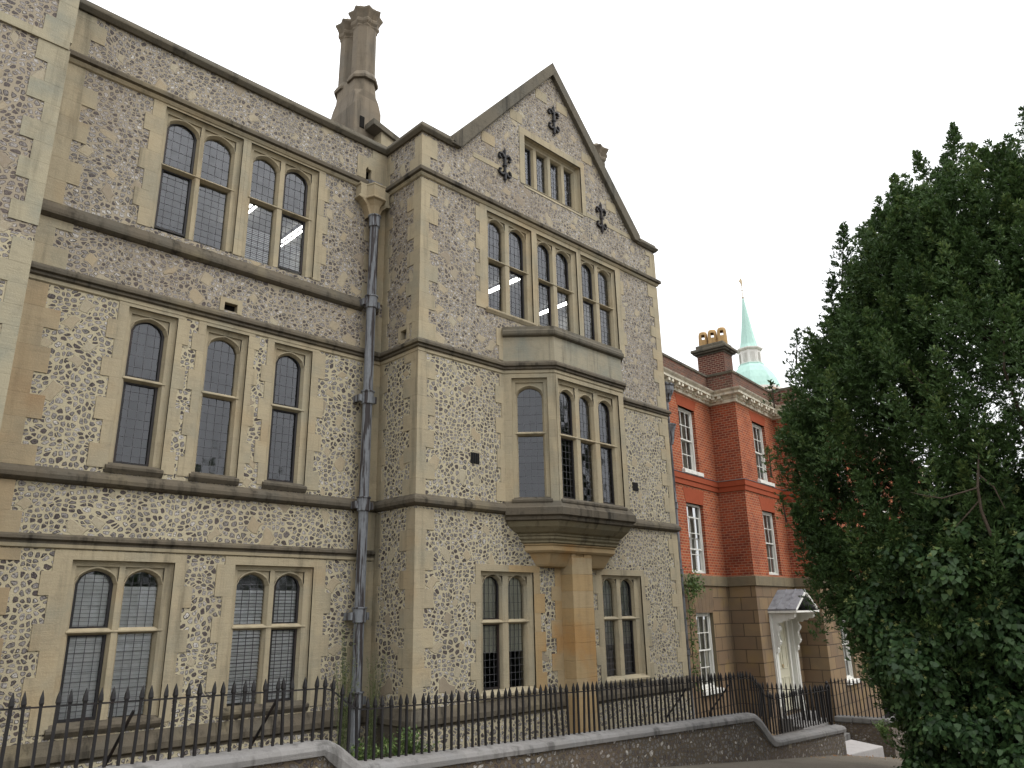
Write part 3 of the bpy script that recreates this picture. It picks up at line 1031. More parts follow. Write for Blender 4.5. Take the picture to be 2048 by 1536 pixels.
# flush stone tabling inside the gable
def flush(a, b, z0, z1, w=-0.009):
    q = MB(FBAY)
    q.box(a, b, w, 0.08, z0, z1)
    q.build('tabling', M['stone'], FB, bevel=0.005)
for side in (-1, 1):
    for t in (0.2, 0.5, 0.8):
        u = 11.40 + side * 2.85 * (1 - t)
        z = 9.0 + 3.30 * t
        a, b = sorted((u - side * 0.02, u - side * 0.40))
        flush(a, b, z - 0.16, z + 0.10)
flush(8.9, 10.2, 9.0, 9.12)
flush(12.5, 14.2, 9.0, 9.12)

# ---- the windows
def lights2(r):
    w = r[1] - r[0]
    return [(r[0] + 0.095, r[0] + 0.095 + 0.475), (r[1] - 0.125 - 0.465, r[1] - 0.125)]
def lgt(r, zz, li, **kw):
    return window(FB, FM, r, li, **zz, **kw)
win2a = lgt(main_w[0][0], W2, [(3.41, 3.893), (4.02, 4.493)], sur=(0.20, 0.071), jag=(0.10, 0), sill=0, cas_l=(0,), cas_u=(0,))
win2b = lgt(main_w[1][0], W2, [(4.884, 5.334), (5.485, 5.954)], sur=(0.071, 0.14), jag=(0, 0.10), sill=0, cas_u=(1,), cas_l=(1,))
win1a = lgt(main_w[2][0], W1, [(3.286, 3.766)], sur=(0.14, 0.10), jag=(0.12, 0.085), cas_u=(0,), cas_l=(0,), sill=2)
win1b = lgt(main_w[3][0], W1, [(4.432, 4.910)], sur=(0.12, 0.11), jag=0.08, sill=2, nh=(5, 9))
win1c = lgt(main_w[4][0], W1, [(5.586, 6.056)], sur=(0.12, 0.14), jag=(0.08, 0.12), cas_l=(0,), cas_u=(0,), sill=2)
win0a = lgt(main_w[5][0], W0, [(3.038, 3.504), (3.646, 4.10)], sur=(0.22, 0.16), cas_u=(0,), cas_l=(0,), sill=2)
win0b = lgt(main_w[6][0], W0, [(5.237, 5.70), (5.845, 6.29)], sur=(0.16, 0.22), cas_u=(1,), cas_l=(1,), sill=2)
for k, (r, sr, cu_, cl_) in enumerate((((9.261, 10.562, 7.90), (0.20, 0.078), (1,), (1,)), ((10.719, 12.032, 7.90), (0.078, 0.073), (0, 1), (0,)), ((12.179, 13.45, 7.90), (0.073, 0.20), (0,), (0,)))):
    window(FB, FBAY, r, [(r[0] + 0.125, r[0] + 0.54), (r[0] + 0.72, r[0] + 1.165)], **B2, sur=sr, jag=(0.1 if k == 0 else 0, 0.1 if k == 2 else 0), sill=True, cas_u=cu_, cas_l=cl_)
wJ = window(FB, FBAY, bay_w[3][0], [(9.165, 9.58), (9.78, 10.20)], **BG, sur=(0.12, 0.17), cas_u=(0,), cas_l=(0,), mat2='stone_y', sill=True)
wK = window(FB, FBAY, bay_w[4][0], [(12.47, 12.86), (13.05, 13.46)], **BG, sur=(0.16, 0.13), cas_u=(1,), cas_l=(1,), mat2=None, sill=True)
window(FB, FBAY, (10.43, 12.345, 10.25), [(10.52, 10.82), (10.98, 11.29), (11.45, 11.76), (11.92, 12.22)], zb=9.08, ztr=None, zs=None, za=10.12, sur=(0.16, 0.14), top=0.17, arch=False, jag=0.0, w1=0.13, wg=0.22, nh=(8, 0), sill_out=0.0, cas_u=(0,), name='window')

# oriel
ORI = MB(FO1)
zo0, zo1 = 1.92, 4.47
OR = thing_part = None
mb = MB()
body = [(OX0, YB_), (OX0 + .71, OYF), (OX1 - .71, OYF), (OX1, YB_)]
# corbelled base
mb.sweep(body, [(0.0, 2.02), (0.075, 1.90), (0.11, 1.875), (0.11, 1.745), (0.055, 1.72), (0.05, 1.66), (0.0, 1.64), (-0.05, 1.55), (-0.15, 1.46), (-0.215, 1.43), (-0.215, 1.40), (-0.245, 1.385), (-0.235, 1.345), (-0.275, 1.31),
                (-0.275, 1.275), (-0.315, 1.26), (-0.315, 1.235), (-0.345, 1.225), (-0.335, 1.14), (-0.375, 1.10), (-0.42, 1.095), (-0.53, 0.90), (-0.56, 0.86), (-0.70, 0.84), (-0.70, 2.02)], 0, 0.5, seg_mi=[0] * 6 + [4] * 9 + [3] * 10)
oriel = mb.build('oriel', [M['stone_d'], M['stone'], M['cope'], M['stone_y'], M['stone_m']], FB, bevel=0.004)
oriel['label'] = 'canted limestone oriel on a dark moulded corbel'
# parapet of the oriel
mb = MB()
mb.sweep(body, [(0.012, 4.60), (0.012, 5.24), (-0.20, 5.24), (-0.20, 4.60)], 1, 0.6)
mb.sweep(body, [(0.0, 5.22), (0.07, 5.25), (0.085, 5.28), (0.085, 5.34), (0.06, 5.37), (0.045, 5.44), (-0.25, 5.46), (-0.25, 5.22)], 2, 0.5)
mb.build('parapet', [M['stone_d'], M['stone_s'], M['cope']], oriel, bevel=0.004)
for (fr_, ww) in ((FO1, FW), (FO3, FW)):
    r = (0.157, 0.847, 4.385)
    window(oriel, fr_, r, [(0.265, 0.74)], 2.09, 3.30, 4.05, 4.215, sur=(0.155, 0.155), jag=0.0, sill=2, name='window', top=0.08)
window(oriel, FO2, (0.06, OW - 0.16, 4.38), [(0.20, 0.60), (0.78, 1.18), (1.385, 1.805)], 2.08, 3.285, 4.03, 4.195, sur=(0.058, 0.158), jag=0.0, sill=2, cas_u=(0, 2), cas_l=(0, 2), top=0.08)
mb = MB(FO2)
# pier under the oriel
mb.F = WORLD
z = -3.0
while z < 1.05:
    h = min(0.31, 1.05 - z)
    mb.box(11.10, 11.69, 9.69, 10.05, z, z + h - 0.0006, 0)
    z += h
mb.box(11.10, 11.22, 9.69, 10.05, 1.05, 1.26, 0)
mb.box(11.47, 11.69, 9.69, 10.05, 1.05, 1.26, 0)
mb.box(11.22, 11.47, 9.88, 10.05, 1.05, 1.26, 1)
pier = mb.build('pier', [M['stone_y'], M['dark']], FB, bevel=0.006)
# ochre dressings either side of the pier, pale ones beside the oriel
strip_part(FBAY, M['stone_y'], 11.10, -1, -1.3, 0.84, 0.30, 0.16)
strip_part(FBAY, M['stone_y'], 11.69, 1, -1.3, 0.84, 0.16, 0.09)
flush_y = MB(FBAY)
flush_y.box(10.53, 11.09, -0.010, 0.08, 0.867, 1.20)
flush_y.build('quoin', M['stone_y'], FB, bevel=0.005)
flush_y = MB(FBAY)
flush_y.box(11.70, 12.16, -0.010, 0.08, 0.845, 1.20)
flush_y.build('quoin', M['stone_y'], FB, bevel=0.005)
for (u, sg, a, b, la) in ((OX0 + 0.01, -1, 2.0, 4.46, 0.22), (OX0 + 0.01, -1, 4.75, 5.4, 0.16), (OX1 - 0.01, 1, 2.0, 4.46, 0.20), (OX1 - 0.01, 1, 4.75, 5.4, 0.16)):
    strip_part(FBAY, M['stone'], u, sg, a, b, la, 0.10)

# ---- vents, niche, drain mouth
def vent(frame, u0, u1, z0, z1):
    mb = MB(frame)
    mb.box(u0, u1, -0.006, 0.05, z0, z1, 0)
    n = 5
    for k in range(n):
        for j in range(n):
            pass
        u = u0 + (u1 - u0) * (k + 0.5) / n
        mb.box(u - 0.006, u + 0.006, -0.014, -0.004, z0, z1, 1)
    mb.build('air_vent', [M['dark'], M['iron']], FB)
vent(FBAY, 8.81, 9.02, 2.62, 2.82)
vent(FBAY, 13.60, 13.80, 2.59, 2.78)
mb = MB(FM)
mb.box(4.50, 4.575, -0.012, 0.1, 4.74, 4.98, 0)
mb.box(4.79, 4.87, -0.012, 0.1, 4.74, 4.98, 0)
mb.box(4.575, 4.79, -0.012, 0.1, 4.90, 4.98, 0)
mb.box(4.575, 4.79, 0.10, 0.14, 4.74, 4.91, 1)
mb.build('niche', [M['stone'], M['dark']], FB, bevel=0.004)
mb = MB(FRET)
mb.box(0.54, 0.62, -0.012, 0.1, 4.76, 5.06, 0)
mb.box(0.80, 0.88, -0.012, 0.1, 4.76, 5.06, 0)
mb.box(0.62, 0.80, -0.012, 0.1, 4.98, 5.06, 0)
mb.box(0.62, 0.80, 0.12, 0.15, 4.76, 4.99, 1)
mb.build('niche', [M['stone'], M['dark']], FB, bevel=0.004)
mb = MB(FM)
mb.box(6.90, 7.10, -0.013, 0.14, 8.235, 8.72, 0)
mb.box(7.38, 7.585, -0.013, 0.14, 8.235, 8.72, 0)
N_ = 8
for k in range(N_):
    a0, a1 = math.pi * k / N_, math.pi * (k + 1) / N_
    p = [(7.24 - 0.14 * math.cos(a), 8.44 + 0.12 * math.sin(a)) for a in (a0, a1)]
    mb.poly([(p[0][0], -0.013, p[0][1]), (p[1][0], -0.013, p[1][1]), (p[1][0], -0.013, 8.72), (p[0][0], -0.013, 8.72)], 0, 0.4)
    mb.poly([(p[0][0], -0.013, p[0][1]), (p[0][0], 0.14, p[0][1]), (p[1][0], 0.14, p[1][1]), (p[1][0], -0.013, p[1][1])], 0, 0.4)
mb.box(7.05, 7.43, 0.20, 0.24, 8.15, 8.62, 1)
mb.build('drain_outlet', [M['stone'], M['dark']], FB)

# ---- wall ties: black iron crosses with curled arms
def tie(x, z):
    mb = MB()
    y = YB_ - 0.03
    mb.tube([(x, y, z - 0.36), (x, y, z + 0.36)], [0.034, 0.034], 6)
    mb.tube([(x, y, z + 0.34), (x, y, z + 0.44)], [0.03, 0.004], 6)
    mb.tube([(x, y, z - 0.34), (x, y, z - 0.44)], [0.03, 0.004], 6)
    for (zz, sg) in ((z + 0.20, 1), (z - 0.20, -1)):
        for sx in (-1, 1):
            pts = []
            for k in range(9):
                a = k / 8 * 1.5 * math.pi
                rr = 0.085 - 0.035 * k / 8
                pts.append((x + sx * (0.01 + 0.10 - rr * math.cos(a) * 0.9), y, zz + sg * (rr * math.sin(a) - 0.02)))
            mb.tube(pts, [0.036 - 0.008 * k / 8 for k in range(9)], 6)
        mb.tube([(x - 0.05, y, zz), (x + 0.05, y, zz)], 0.03, 6)
    mb.lathe(x, y, [(0.05, z - 0.035), (0.05, z + 0.035)], 8)
    mb.build('wall_tie', M['iron'], FB)
tie(11.43, 11.12)
tie(9.79, 9.18)
tie(13.03, 9.15)

# ---- roofs behind the parapets
mb = MB()
mb.poly([(1.6, 11.6, 8.85), (15.0, 11.6, 8.85), (15.0, 15.2, 11.2), (1.6, 15.2, 11.2)])
mb.poly([(1.6, 18.8, 8.85), (15.0, 18.8, 8.85), (15.0, 15.2, 11.2), (1.6, 15.2, 11.2)])
mb.poly([(8.3, 10.4, 8.9), (11.40, 10.4, 12.42), (11.40, 16, 12.42), (8.3, 16, 8.9)])
mb.poly([(14.5, 10.4, 8.9), (11.40, 10.4, 12.42), (11.40, 16, 12.42), (14.5, 16, 8.9)])
mb.poly([(7.95, 10.3, 8.86), (14.9, 10.3, 8.86), (14.9, 16, 8.86), (7.95, 16, 8.86)])
mb.poly([(-5.0, 10.4, 11.8), (1.6, 10.4, 11.8), (1.6, 18, 11.8), (-5.0, 18, 11.8)])
mb.build('roof', M['slate'], FB)

# ---- chimneys
def shaft(parent, cx, cy, z0, z1, r, name='chimney_shaft'):
    mb = MB()
    k = math.pi / 8
    mb.lathe(cx, cy, [(r * 1.28, z0 - 0.10), (r * 1.30, z0 - 0.03), (r * 1.10, z0 + 0.08), (r, z0 + 0.12), (r * 0.97, z1 - 0.62)], 8, k)
    mb.lathe(cx, cy, [(r * 0.97, z1 - 0.64), (r * 1.06, z1 - 0.60), (r * 1.06, z1 - 0.56), (r * 1.20, z1 - 0.50), (r * 1.22, z1 - 0.44), (r * 1.14, z1 - 0.40), (r * 1.32, z1 - 0.28), (r * 1.48, z1 - 0.20), (r * 1.52, z1 - 0.16), (r * 1.2, z1 - 0.10), (r * 0.85, z1)], 16, k, star=0.80)
    return mb.build(name, M['stone_c'], parent, bevel=0.01)
mb = MB()
cx, cy = 8.01, 13.13
def ring(z, hx, hy, ch):
    return [(cx - hx + ch, cy - hy, z), (cx + hx - ch, cy - hy, z), (cx + hx, cy - hy + ch, z), (cx + hx, cy + hy - ch, z), (cx + hx - ch, cy + hy, z), (cx - hx + ch, cy + hy, z), (cx - hx, cy + hy - ch, z), (cx - hx, cy - hy + ch, z)]
rings = [ring(9.0, 0.37, 0.55, 0.02), ring(11.15, 0.36, 0.54, 0.02), ring(11.42, 0.325, 0.53, 0.06), ring(11.60, 0.30, 0.53, 0.14), ring(11.98, 0.285, 0.52, 0.16)]
b0 = len(mb.v)
for rg in rings:
    mb.v += rg
for a in range(len(rings) - 1):
    for b in range(8):
        c = (b + 1) % 8
        mb.f.append((b0 + a * 8 + b, b0 + a * 8 + c, b0 + (a + 1) * 8 + c, b0 + (a + 1) * 8 + b))
        mb.mi.append(0)
        mb.tn.append(rnd.random())
mb.poly(rings[-1])
mb.box(7.80, 7.92, 12.57, 12.60, 10.55, 10.85, 1)
chim = mb.build('chimney', [M['stone_c'], M['dark']], FB, bevel=0.01)
chim['label'] = 'stone chimney stack with two octagonal shafts'
shaft(chim, cx, cy - 0.26, 12.02, 14.05, 0.285)
shaft(chim, cx, cy + 0.30, 12.02, 14.05, 0.285)
mb = MB()
# raking coped wall beside the stack
mb.prism_w([(8.2, 9.0), (9.3, 9.0), (9.3, 10.2), (8.2, 10.49)], 12.3, 12.9, 0, 0.5)
mb.prism_w([(7.95, 10.53), (9.5, 10.13), (9.5, 10.28), (7.95, 10.68)], 12.24, 12.96, 1, 0.5)
mb.build('chimney_buttress', [M['stone'], M['cope']], chim, bevel=0.01)
mb = MB()
mb.box(14.30, 14.95, 11.0, 11.7, 8.8, 11.2)
ch2 = mb.build('chimney', M['stone_c'], FB, bevel=0.01)
shaft(ch2, 14.62, 11.35, 11.2, 12.55, 0.31)

# ---- lead downpipe with hopper
px_, py_ = 7.225, 10.965
mb = MB()
seg = 12
mb.lathe(px_, py_, [(0.088, -2.5), (0.088, 7.36)], seg, 0.2)
pipe = mb.build('downpipe', M['lead'], FB)
pipe['label'] = 'weathered grey lead downpipe'
for z in (7.33, 5.66, 3.82, 1.93, 0.12, -1.17):
    mb = MB()
    mb.lathe(px_, py_, [(0.09, z - 0.20), (0.112, z - 0.185), (0.112, z + 0.02), (0.128, z + 0.03), (0.128, z + 0.05), (0.09, z + 0.055)], seg, 0.2)
    if z < 7:
        for sx in (-1, 1):
            mb.box(px_ + sx * 0.15 - 0.03, px_ + sx * 0.15 + 0.03, py_ - 0.02, YM - 0.0, z - 0.15, z - 0.03)
    mb.build('collar', M['lead'], pipe)
mb = MB()
hp = [(-0.34, 0.20), (-0.34, -0.02), (-0.20, -0.02), (-0.13, -0.18), (0.13, -0.18), (0.20, -0.02), (0.34, -0.02), (0.34, 0.20)]
def hring(sc, z):
    return [(px_ + a * sc, py_ + 0.02 + b * sc if b < 0.1 else YM - 0.002, z) for a, b in hp]
lv = [(0.30, 7.36), (0.36, 7.44), (0.52, 7.58), (0.80, 7.68), (1.06, 7.70), (1.06, 7.73), (0.96, 7.75), (0.96, 7.97), (1.02, 7.98), (1.02, 8.01), (0.9, 8.01), (0.9, 7.9)]
b0 = len(mb.v)
for sc_, z in lv:
    mb.v += hring(sc_, z)
for a in range(len(lv) - 1):
    for b in range(8):
        c = (b + 1) % 8
        mb.f.append((b0 + a * 8 + b, b0 + a * 8 + c, b0 + (a + 1) * 8 + c, b0 + (a + 1) * 8 + b))
        mb.mi.append(0)
        mb.tn.append(0.4)
mb.poly(hring(0.9, 7.9))
mb.build('hopper', M['stone'], pipe, bevel=0.008)
mb = MB()
mb.hexa([(7.12, 10.95, 7.96), (7.36, 10.95, 7.96), (7.36, 11.34, 8.20), (7.12, 11.34, 8.20), (7.12, 10.95, 7.99), (7.36, 10.95, 7.99), (7.36, 11.34, 8.23), (7.12, 11.34, 8.23)])
for (a, b) in ((7.12, 7.14), (7.34, 7.36)):
    mb.hexa([(a, 10.95, 7.98), (b, 10.95, 7.98), (b, 11.34, 8.22), (a, 11.34, 8.22), (a, 10.95, 8.14), (b, 10.95, 8.14), (b, 11.34, 8.34), (a, 11.34, 8.34)])
mb.hexa([(7.12, 10.93, 7.96), (7.36, 10.93, 7.96), (7.36, 10.95, 7.96), (7.12, 10.95, 7.96), (7.12, 10.93, 8.12), (7.36, 10.93, 8.12), (7.36, 10.95, 8.12), (7.12, 10.95, 8.12)])
mb.build('lead_chute', M['leadroof'], pipe)

# ---- rooms behind the glass
mb = MB()
def slab(x0, x1, y0, y1, z0, z1):
    mb.box(x0, x1, y0, y1, z0, z1, 0, 0.5)
yb = 17.0
for (z0, z1) in ((-2.0, -1.8), (1.25, 1.45), (4.75, 4.95), (8.12, 8.30)):
    slab(1.7, 7.5, YM + 0.30, yb, z0, z1)
    slab(7.7, 15.0, YB_ + 0.30, yb, z0, z1)
slab(7.5, 7.7, YM + 0.05, yb, -2, 8.3)
slab(1.5, 1.7, YM + 0.3, yb, -2, 8.3)
slab(15.0, 15.1, YB_ + 0.3, yb, -2, 8.3)
slab(1.5, 15.1, yb, yb + 0.2, -2, 8.3)
slab(9.9, 12.9, YB_ + 1.2, YB_ + 1.3, 8.35, 10.4)
mb.build('interior', M['room'], FB)

# ---- blinds and curtains
def blinds(parent, frame, u0, u1, z0, z1, w=0.178, pitch=0.05, tilt=0.6, mat='blind'):
    mb = MB(frame)
    z = z0
    while z < z1:
        mb.poly([(u0, w, z), (u1, w, z), (u1, w + 0.03 * math.cos(tilt), z + 0.054 * math.sin(tilt)), (u0, w + 0.03 * math.cos(tilt), z + 0.054 * math.sin(tilt))], 0, rnd.random())
        z += pitch
    mb.build('blind', M[mat], parent)
blinds(win0a, FM, 3.0, 3.56, -1.17, 0.62, tilt=1.0)
blinds(win0a, FM, 3.6, 4.14, -1.17, 0.45, tilt=1.0)
blinds(win0b, FM, 5.2, 5.75, -1.15, 0.45, tilt=0.8)
blinds(win0b, FM, 5.8, 6.34, -1.15, 0.45, tilt=0.8)
blinds(win2b, FM, 4.85, 5.36, 5.86, 6.45, pitch=0.035, tilt=0.6)
blinds(win2b, FM, 5.45, 6.0, 5.86, 6.40, pitch=0.035, tilt=0.6)
def drape(parent, frame, u0, u1, z0, z1, w=0.18):
    mb = MB(frame)
    n = 14
    for k in range(n):
        a, b = u0 + (u1 - u0) * k / n, u0 + (u1 - u0) * (k + 1) / n
        wa, wb = w + 0.02 * (k % 2), w + 0.02 * ((k + 1) % 2)
        mb.poly([(a, wa, z0), (b, wb, z0), (b, wb, z1), (a, wa, z1)], 0, 0.5)
    mb.build('curtain', M['curtain'], parent)
drape(wJ, FBAY, 9.1, 10.3, -0.62, 0.66)
drape(wK, FBAY, 12.4, 13.6, -0.62, 0.66)

# fluorescent lights on the ceilings
def strip_light(x, y, L, label, z=8.12):
    t = thing('ceiling_light', label, 'ceiling light', (x, y, z), 'fluorescent ceiling lights in the top floor rooms')
    mb = MB()
    mb.box(x - 0.085, x + 0.085, y, y + L, z - 0.04, z - 0.001)
    mb.build('housing', M['came'], t)
    for sx in (-0.05, 0.05):
        mb = MB()
        mb.box(x + sx - 0.014, x + sx + 0.014, y + 0.03, y + L - 0.03, z - 0.066, z - 0.041)
        mb.build('lamp', M['tube'], t)
strip_light(7.05, 13.35, 1.25, 'lit fluorescent ceiling light behind the right pane of the upper window beside the downpipe')
strip_light(5.84, 13.2, 1.25, 'lit fluorescent ceiling light glimpsed at the left edge of the second upper window pair')
strip_light(12.30, 12.1, 1.2, 'lit fluorescent ceiling light in the leftmost window pair over the oriel')
strip_light(14.38, 12.3, 1.2, 'lit fluorescent ceiling light in the middle window pair over the oriel')

# ------------------------------------------------------------------ red brick house
BH = thing('brick_house', 'red brick town house with white sash windows over a brown stone ground floor', 'house', (20, 11, -3))
HO = (19.2765, 11.20)                    # inner corner between the left part and the centre
HD = (0.9932346, 0.11612505)             # the house front, turned a little from the flint building
def hpt(u, w):
    return (HO[0] + HD[0] * u - HD[1] * w, HO[1] + HD[1] * u + HD[0] * w)
def hframe(w):
    return Frame(*hpt(0, w), HD[0], HD[1])
WB, WC = -0.80, -1.555
U0, U1, U2, U3 = -4.05, 0.0, 2.93, 22.0
FA, FBk, FC = hframe(0), hframe(WB), hframe(WC)
FR1 = Frame(*hpt(0, 0), HD[1], -HD[0])
FR2 = Frame(*hpt(U2, WB), HD[1], -HD[0])
ZS0, ZS1, ZT = 0.62, 0.90, 5.80        # band, brick top
UA, UB_, UC_ = -2.08, 1.12, 4.35
SW = 1.0
def sash_holes(u0, gz, dz=0.0):
    return [(u0, u0 + SW, 3.66 + dz, 5.42 + dz), (u0, u0 + SW, 0.95 + dz, 2.76 + dz), (u0, u0 + SW, gz, -0.04 + dz)]
holesA = sash_holes(UA, -1.86)
holesB = sash_holes(UB_, 0)[:2] + [(0.97, 2.28, -2.65, -0.30)]
holesC = sum((sash_holes(UC_ + 2.4 * k, -2.05) for k in range(4)), [])
for fr_, a, b, hh in ((FA, U0, U1, holesA), (FBk, U1, U2, holesB), (FC, U2, U3, holesC)):
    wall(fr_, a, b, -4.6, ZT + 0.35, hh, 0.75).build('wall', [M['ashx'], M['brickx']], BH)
for fr_, L in ((FR1, -WB), (FR2, WB - WC), (Frame(*hpt(U3, WC), -HD[1], HD[0]), 9.0)):
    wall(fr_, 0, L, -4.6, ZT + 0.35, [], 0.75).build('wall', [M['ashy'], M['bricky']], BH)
hp_ = [hpt(U0, 0), hpt(0, 0), hpt(0, WB), hpt(U2, WB), hpt(U2, WC), hpt(U3, WC), hpt(U3, 8)]
def hcourse(name, prof, mat, tone=0.4):
    mb = MB()
    mb.sweep(hp_, prof, 0, tone)
    return mb.build(name, M[mat], BH, bevel=0.004)
hcourse('stone_band', [(0.0, ZS1), (0.05, ZS1 - 0.015), (0.05, ZS0 + 0.02), (0.0, ZS0)], 'band')
hcourse('brick_course', [(0.0, 3.52), (0.06, 3.515), (0.06, 3.36), (0.035, 3.355), (0.035, 3.22), (0.0, 3.21)], 'rubbed')
hcourse('lead_flashing', [(0.0, 3.545), (0.075, 3.53), (0.075, 3.517), (0.0, 3.522)], 'leadroof')
hcourse('cornice', [(0.0, 5.78), (0.05, 5.79), (0.05, 5.88), (0.085, 5.90), (0.085, 5.98), (0.24, 5.985), (0.24, 6.05), (0.27, 6.07), (0.31, 6.10), (0.33, 6.13), (0.0, 6.17)], 'cornice')
# modillion blocks, set in pairs
def modil(fr_, a, b):
    u = a + 0.12
    k = 0
    while u < b - 0.05:
        mb = MB(fr_)
        mb.box(u, u + 0.095, -0.225, -0.086, 5.895, 5.982)
        mb.box(u, u + 0.095, -0.16, -0.086, 5.85, 5.895)
        mb.build('modillion', M['cornice'], BH, bevel=0.004)
        u += 0.20 if k % 2 == 0 else 0.38
        k += 1
modil(FA, U0 + 1.0, U1)
modil(FBk, U1, U2)
modil(FC, U2, U2 + 2.2)
modil(FR1, 0.05, -WB)
modil(FR2, 0.05, WB - WC)
# parapet
mb = MB()
mb.sweep(hp_, [(0.0, 6.14), (0.0, 6.68), (-0.30, 6.68), (-0.30, 6.14)], 0, 0.5)
# front faces use x-brick, returns y-brick
for i, f in enumerate(mb.f):
    v = [mb.v[k] for k in f]
    if max(p[0] for p in v) - min(p[0] for p in v) < max(p[1] for p in v) - min(p[1] for p in v):
        mb.mi[i] = 1
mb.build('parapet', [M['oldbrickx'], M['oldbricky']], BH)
hcourse('parapet_coping', [(0.03, 6.68), (0.03, 6.75), (-0.05, 6.77), (-0.33, 6.77), (-0.33, 6.68)], 'stone_d')
mb = MB()
def q3(u, w, z):
    p = hpt(u, w)
    return (p[0], p[1], z)
mb.poly([q3(U0, 0.35, 6.2), q3(U3, 0.35, 6.2), q3(U3, 4.8, 8.0), q3(U0, 4.8, 8.0)])
mb.poly([q3(U0, 9.5, 6.2), q3(U3, 9.5, 6.2), q3(U3, 4.8, 8.0), q3(U0, 4.8, 8.0)])
mb.poly([q3(U2 + 0.1, WC + 0.25, 6.15), q3(U3, WC + 0.25, 6.15), q3(U3, 0.4, 6.2), q3(U2 + 0.1, 0.4, 6.2)])
mb.poly([q3(0.1, WB + 0.25, 6.152), q3(U2 + 0.1, WB + 0.25, 6.152), q3(U2 + 0.1, 0.4, 6.2), q3(0.1, 0.4, 6.2)])
mb.build('roof', M['slate'], BH)

def sash(frame, u0, u1, z0, z1, sill=True, rev='bricky', drop=0.0, curtain=True, rows=4, cols=3):
    """box sash: outer frame, two sashes with glazing bars, glass, stone sill"""
    mb = MB(frame)
    # reveal
    for (a, b) in ((u0, u0), (u1, u1)):
        mb.poly([(a, 0, z0), (a, 0.13, z0), (a, 0.13, z1), (a, 0, z1)], 1, 0.5)
    mb.poly([(u0, 0, z1), (u1, 0, z1), (u1, 0.13, z1), (u0, 0.13, z1)], 1, 0.5)
    w = 0.09
    j = 0.07
    mb.box(u0, u0 + j, w, w + 0.12, z0, z1, 0)
    mb.box(u1 - j, u1, w, w + 0.12, z0, z1, 0)
    mb.box(u0 + j, u1 - j, w, w + 0.12, z1 - j * 0.8, z1, 0)
    mb.box(u0 + j, u1 - j, w, w + 0.12, z0, z0 + j * 0.8, 0)
    win = mb.build('window', [M['white'], M[rev]], BH)
    a0, a1 = u0 + j, u1 - j
    zb, zt = z0 + j * 0.8, z1 - j * 0.8
    zm = (zb + zt) / 2
    for (s0, s1, ws) in ((zm - 0.02 - drop, zt - drop, w + 0.025), (zb, zm + 0.02, w + 0.065)):
        mb = MB(frame)
        b = 0.035
        mb.box(a0, a0 + b, ws, ws + 0.035, s0, s1)
        mb.box(a1 - b, a1, ws, ws + 0.035, s0, s1)
        mb.box(a0 + b, a1 - b, ws, ws + 0.035, s0, s0 + b)
        mb.box(a0 + b, a1 - b, ws, ws + 0.035, s1 - b, s1)
        for k in range(1, cols):
            u = a0 + (a1 - a0) * k / cols
            mb.box(u - 0.010, u + 0.010, ws + 0.004, ws + 0.03, s0 + b, s1 - b)
        for k in range(1, rows // 2):
            z = s0 + (s1 - s0) * k / (rows // 2)
            mb.box(a0 + b, a1 - b, ws + 0.005, ws + 0.029, z - 0.010, z + 0.010)
        so2 = mb.build('sash', M['white'], win)
    mb = MB(frame)
    mb.poly([(a0, w + 0.05, zm), (a1, w + 0.05, zm), (a1, w + 0.05, zt), (a0, w + 0.05, zt)], 0, 0.5, uv=[(0, 1), (.6, 1), (.6, 2), (0, 2)])
    mb.poly([(a0, w + 0.085, zb), (a1, w + 0.085, zb), (a1, w + 0.085, zm), (a0, w + 0.085, zm)], 0, 0.5, uv=[(0, 0), (.6, 0), (.6, 1), (0, 1)])
    mb.build('glass', M['sashglass'], win, fix=False)
    if sill:
        mb = MB(frame)
        mb.prism_u([(-0.09, z0 - 0.12), (-0.09, z0 - 0.02), (0.10, z0 + 0.005), (0.10, z0 - 0.12)], u0 - 0.07, u1 + 0.07)
        mb.build('sill', M['white'], win, bevel=0.004)
    # room behind: a dark box and a curtain
    mb = MB(frame)
    mb.poly([(u0 - 0.5, 1.2, z0 - 0.4), (u1 + 0.8, 1.2, z0 - 0.4), (u1 + 0.8, 1.2, z1 + 0.4), (u0 - 0.5, 1.2, z1 + 0.4)], 0, 0.5)
    mb.build('room_wall', M['room'], win)
    if curtain:
        mb = MB(frame)
        n = 8
        ca, cb = u1 - 0.33, u1 - 0.05
        for k in range(n):
            a, b = ca + (cb - ca) * k / n, ca + (cb - ca) * (k + 1) / n
            mb.poly([(a, w + 0.2 + 0.02 * (k % 2), z0), (b, w + 0.2 + 0.02 * ((k + 1) % 2), z0), (b, w + 0.2 + 0.02 * ((k + 1) % 2), z1), (a, w + 0.2 + 0.02 * (k % 2), z1)], 0, 0.5)
        mb.build('curtain', M['curtain'], win)
    return win
def sash_set(fr_, u, gz):
    sash(fr_, u, u + SW, 3.66, 5.42)
    sash(fr_, u, u + SW, 0.95, 2.76, sill=False, drop=0.28 if fr_ is FA else 0.0)
    if gz is not None:
        sash(fr_, u, u + SW, gz, -0.04, rev='band')
sash_set(FA, UA, -1.86)
sash_set(FBk, UB_, None)
for k in range(4):
    sash_set(FC, UC_ + 2.4 * k, -2.05)
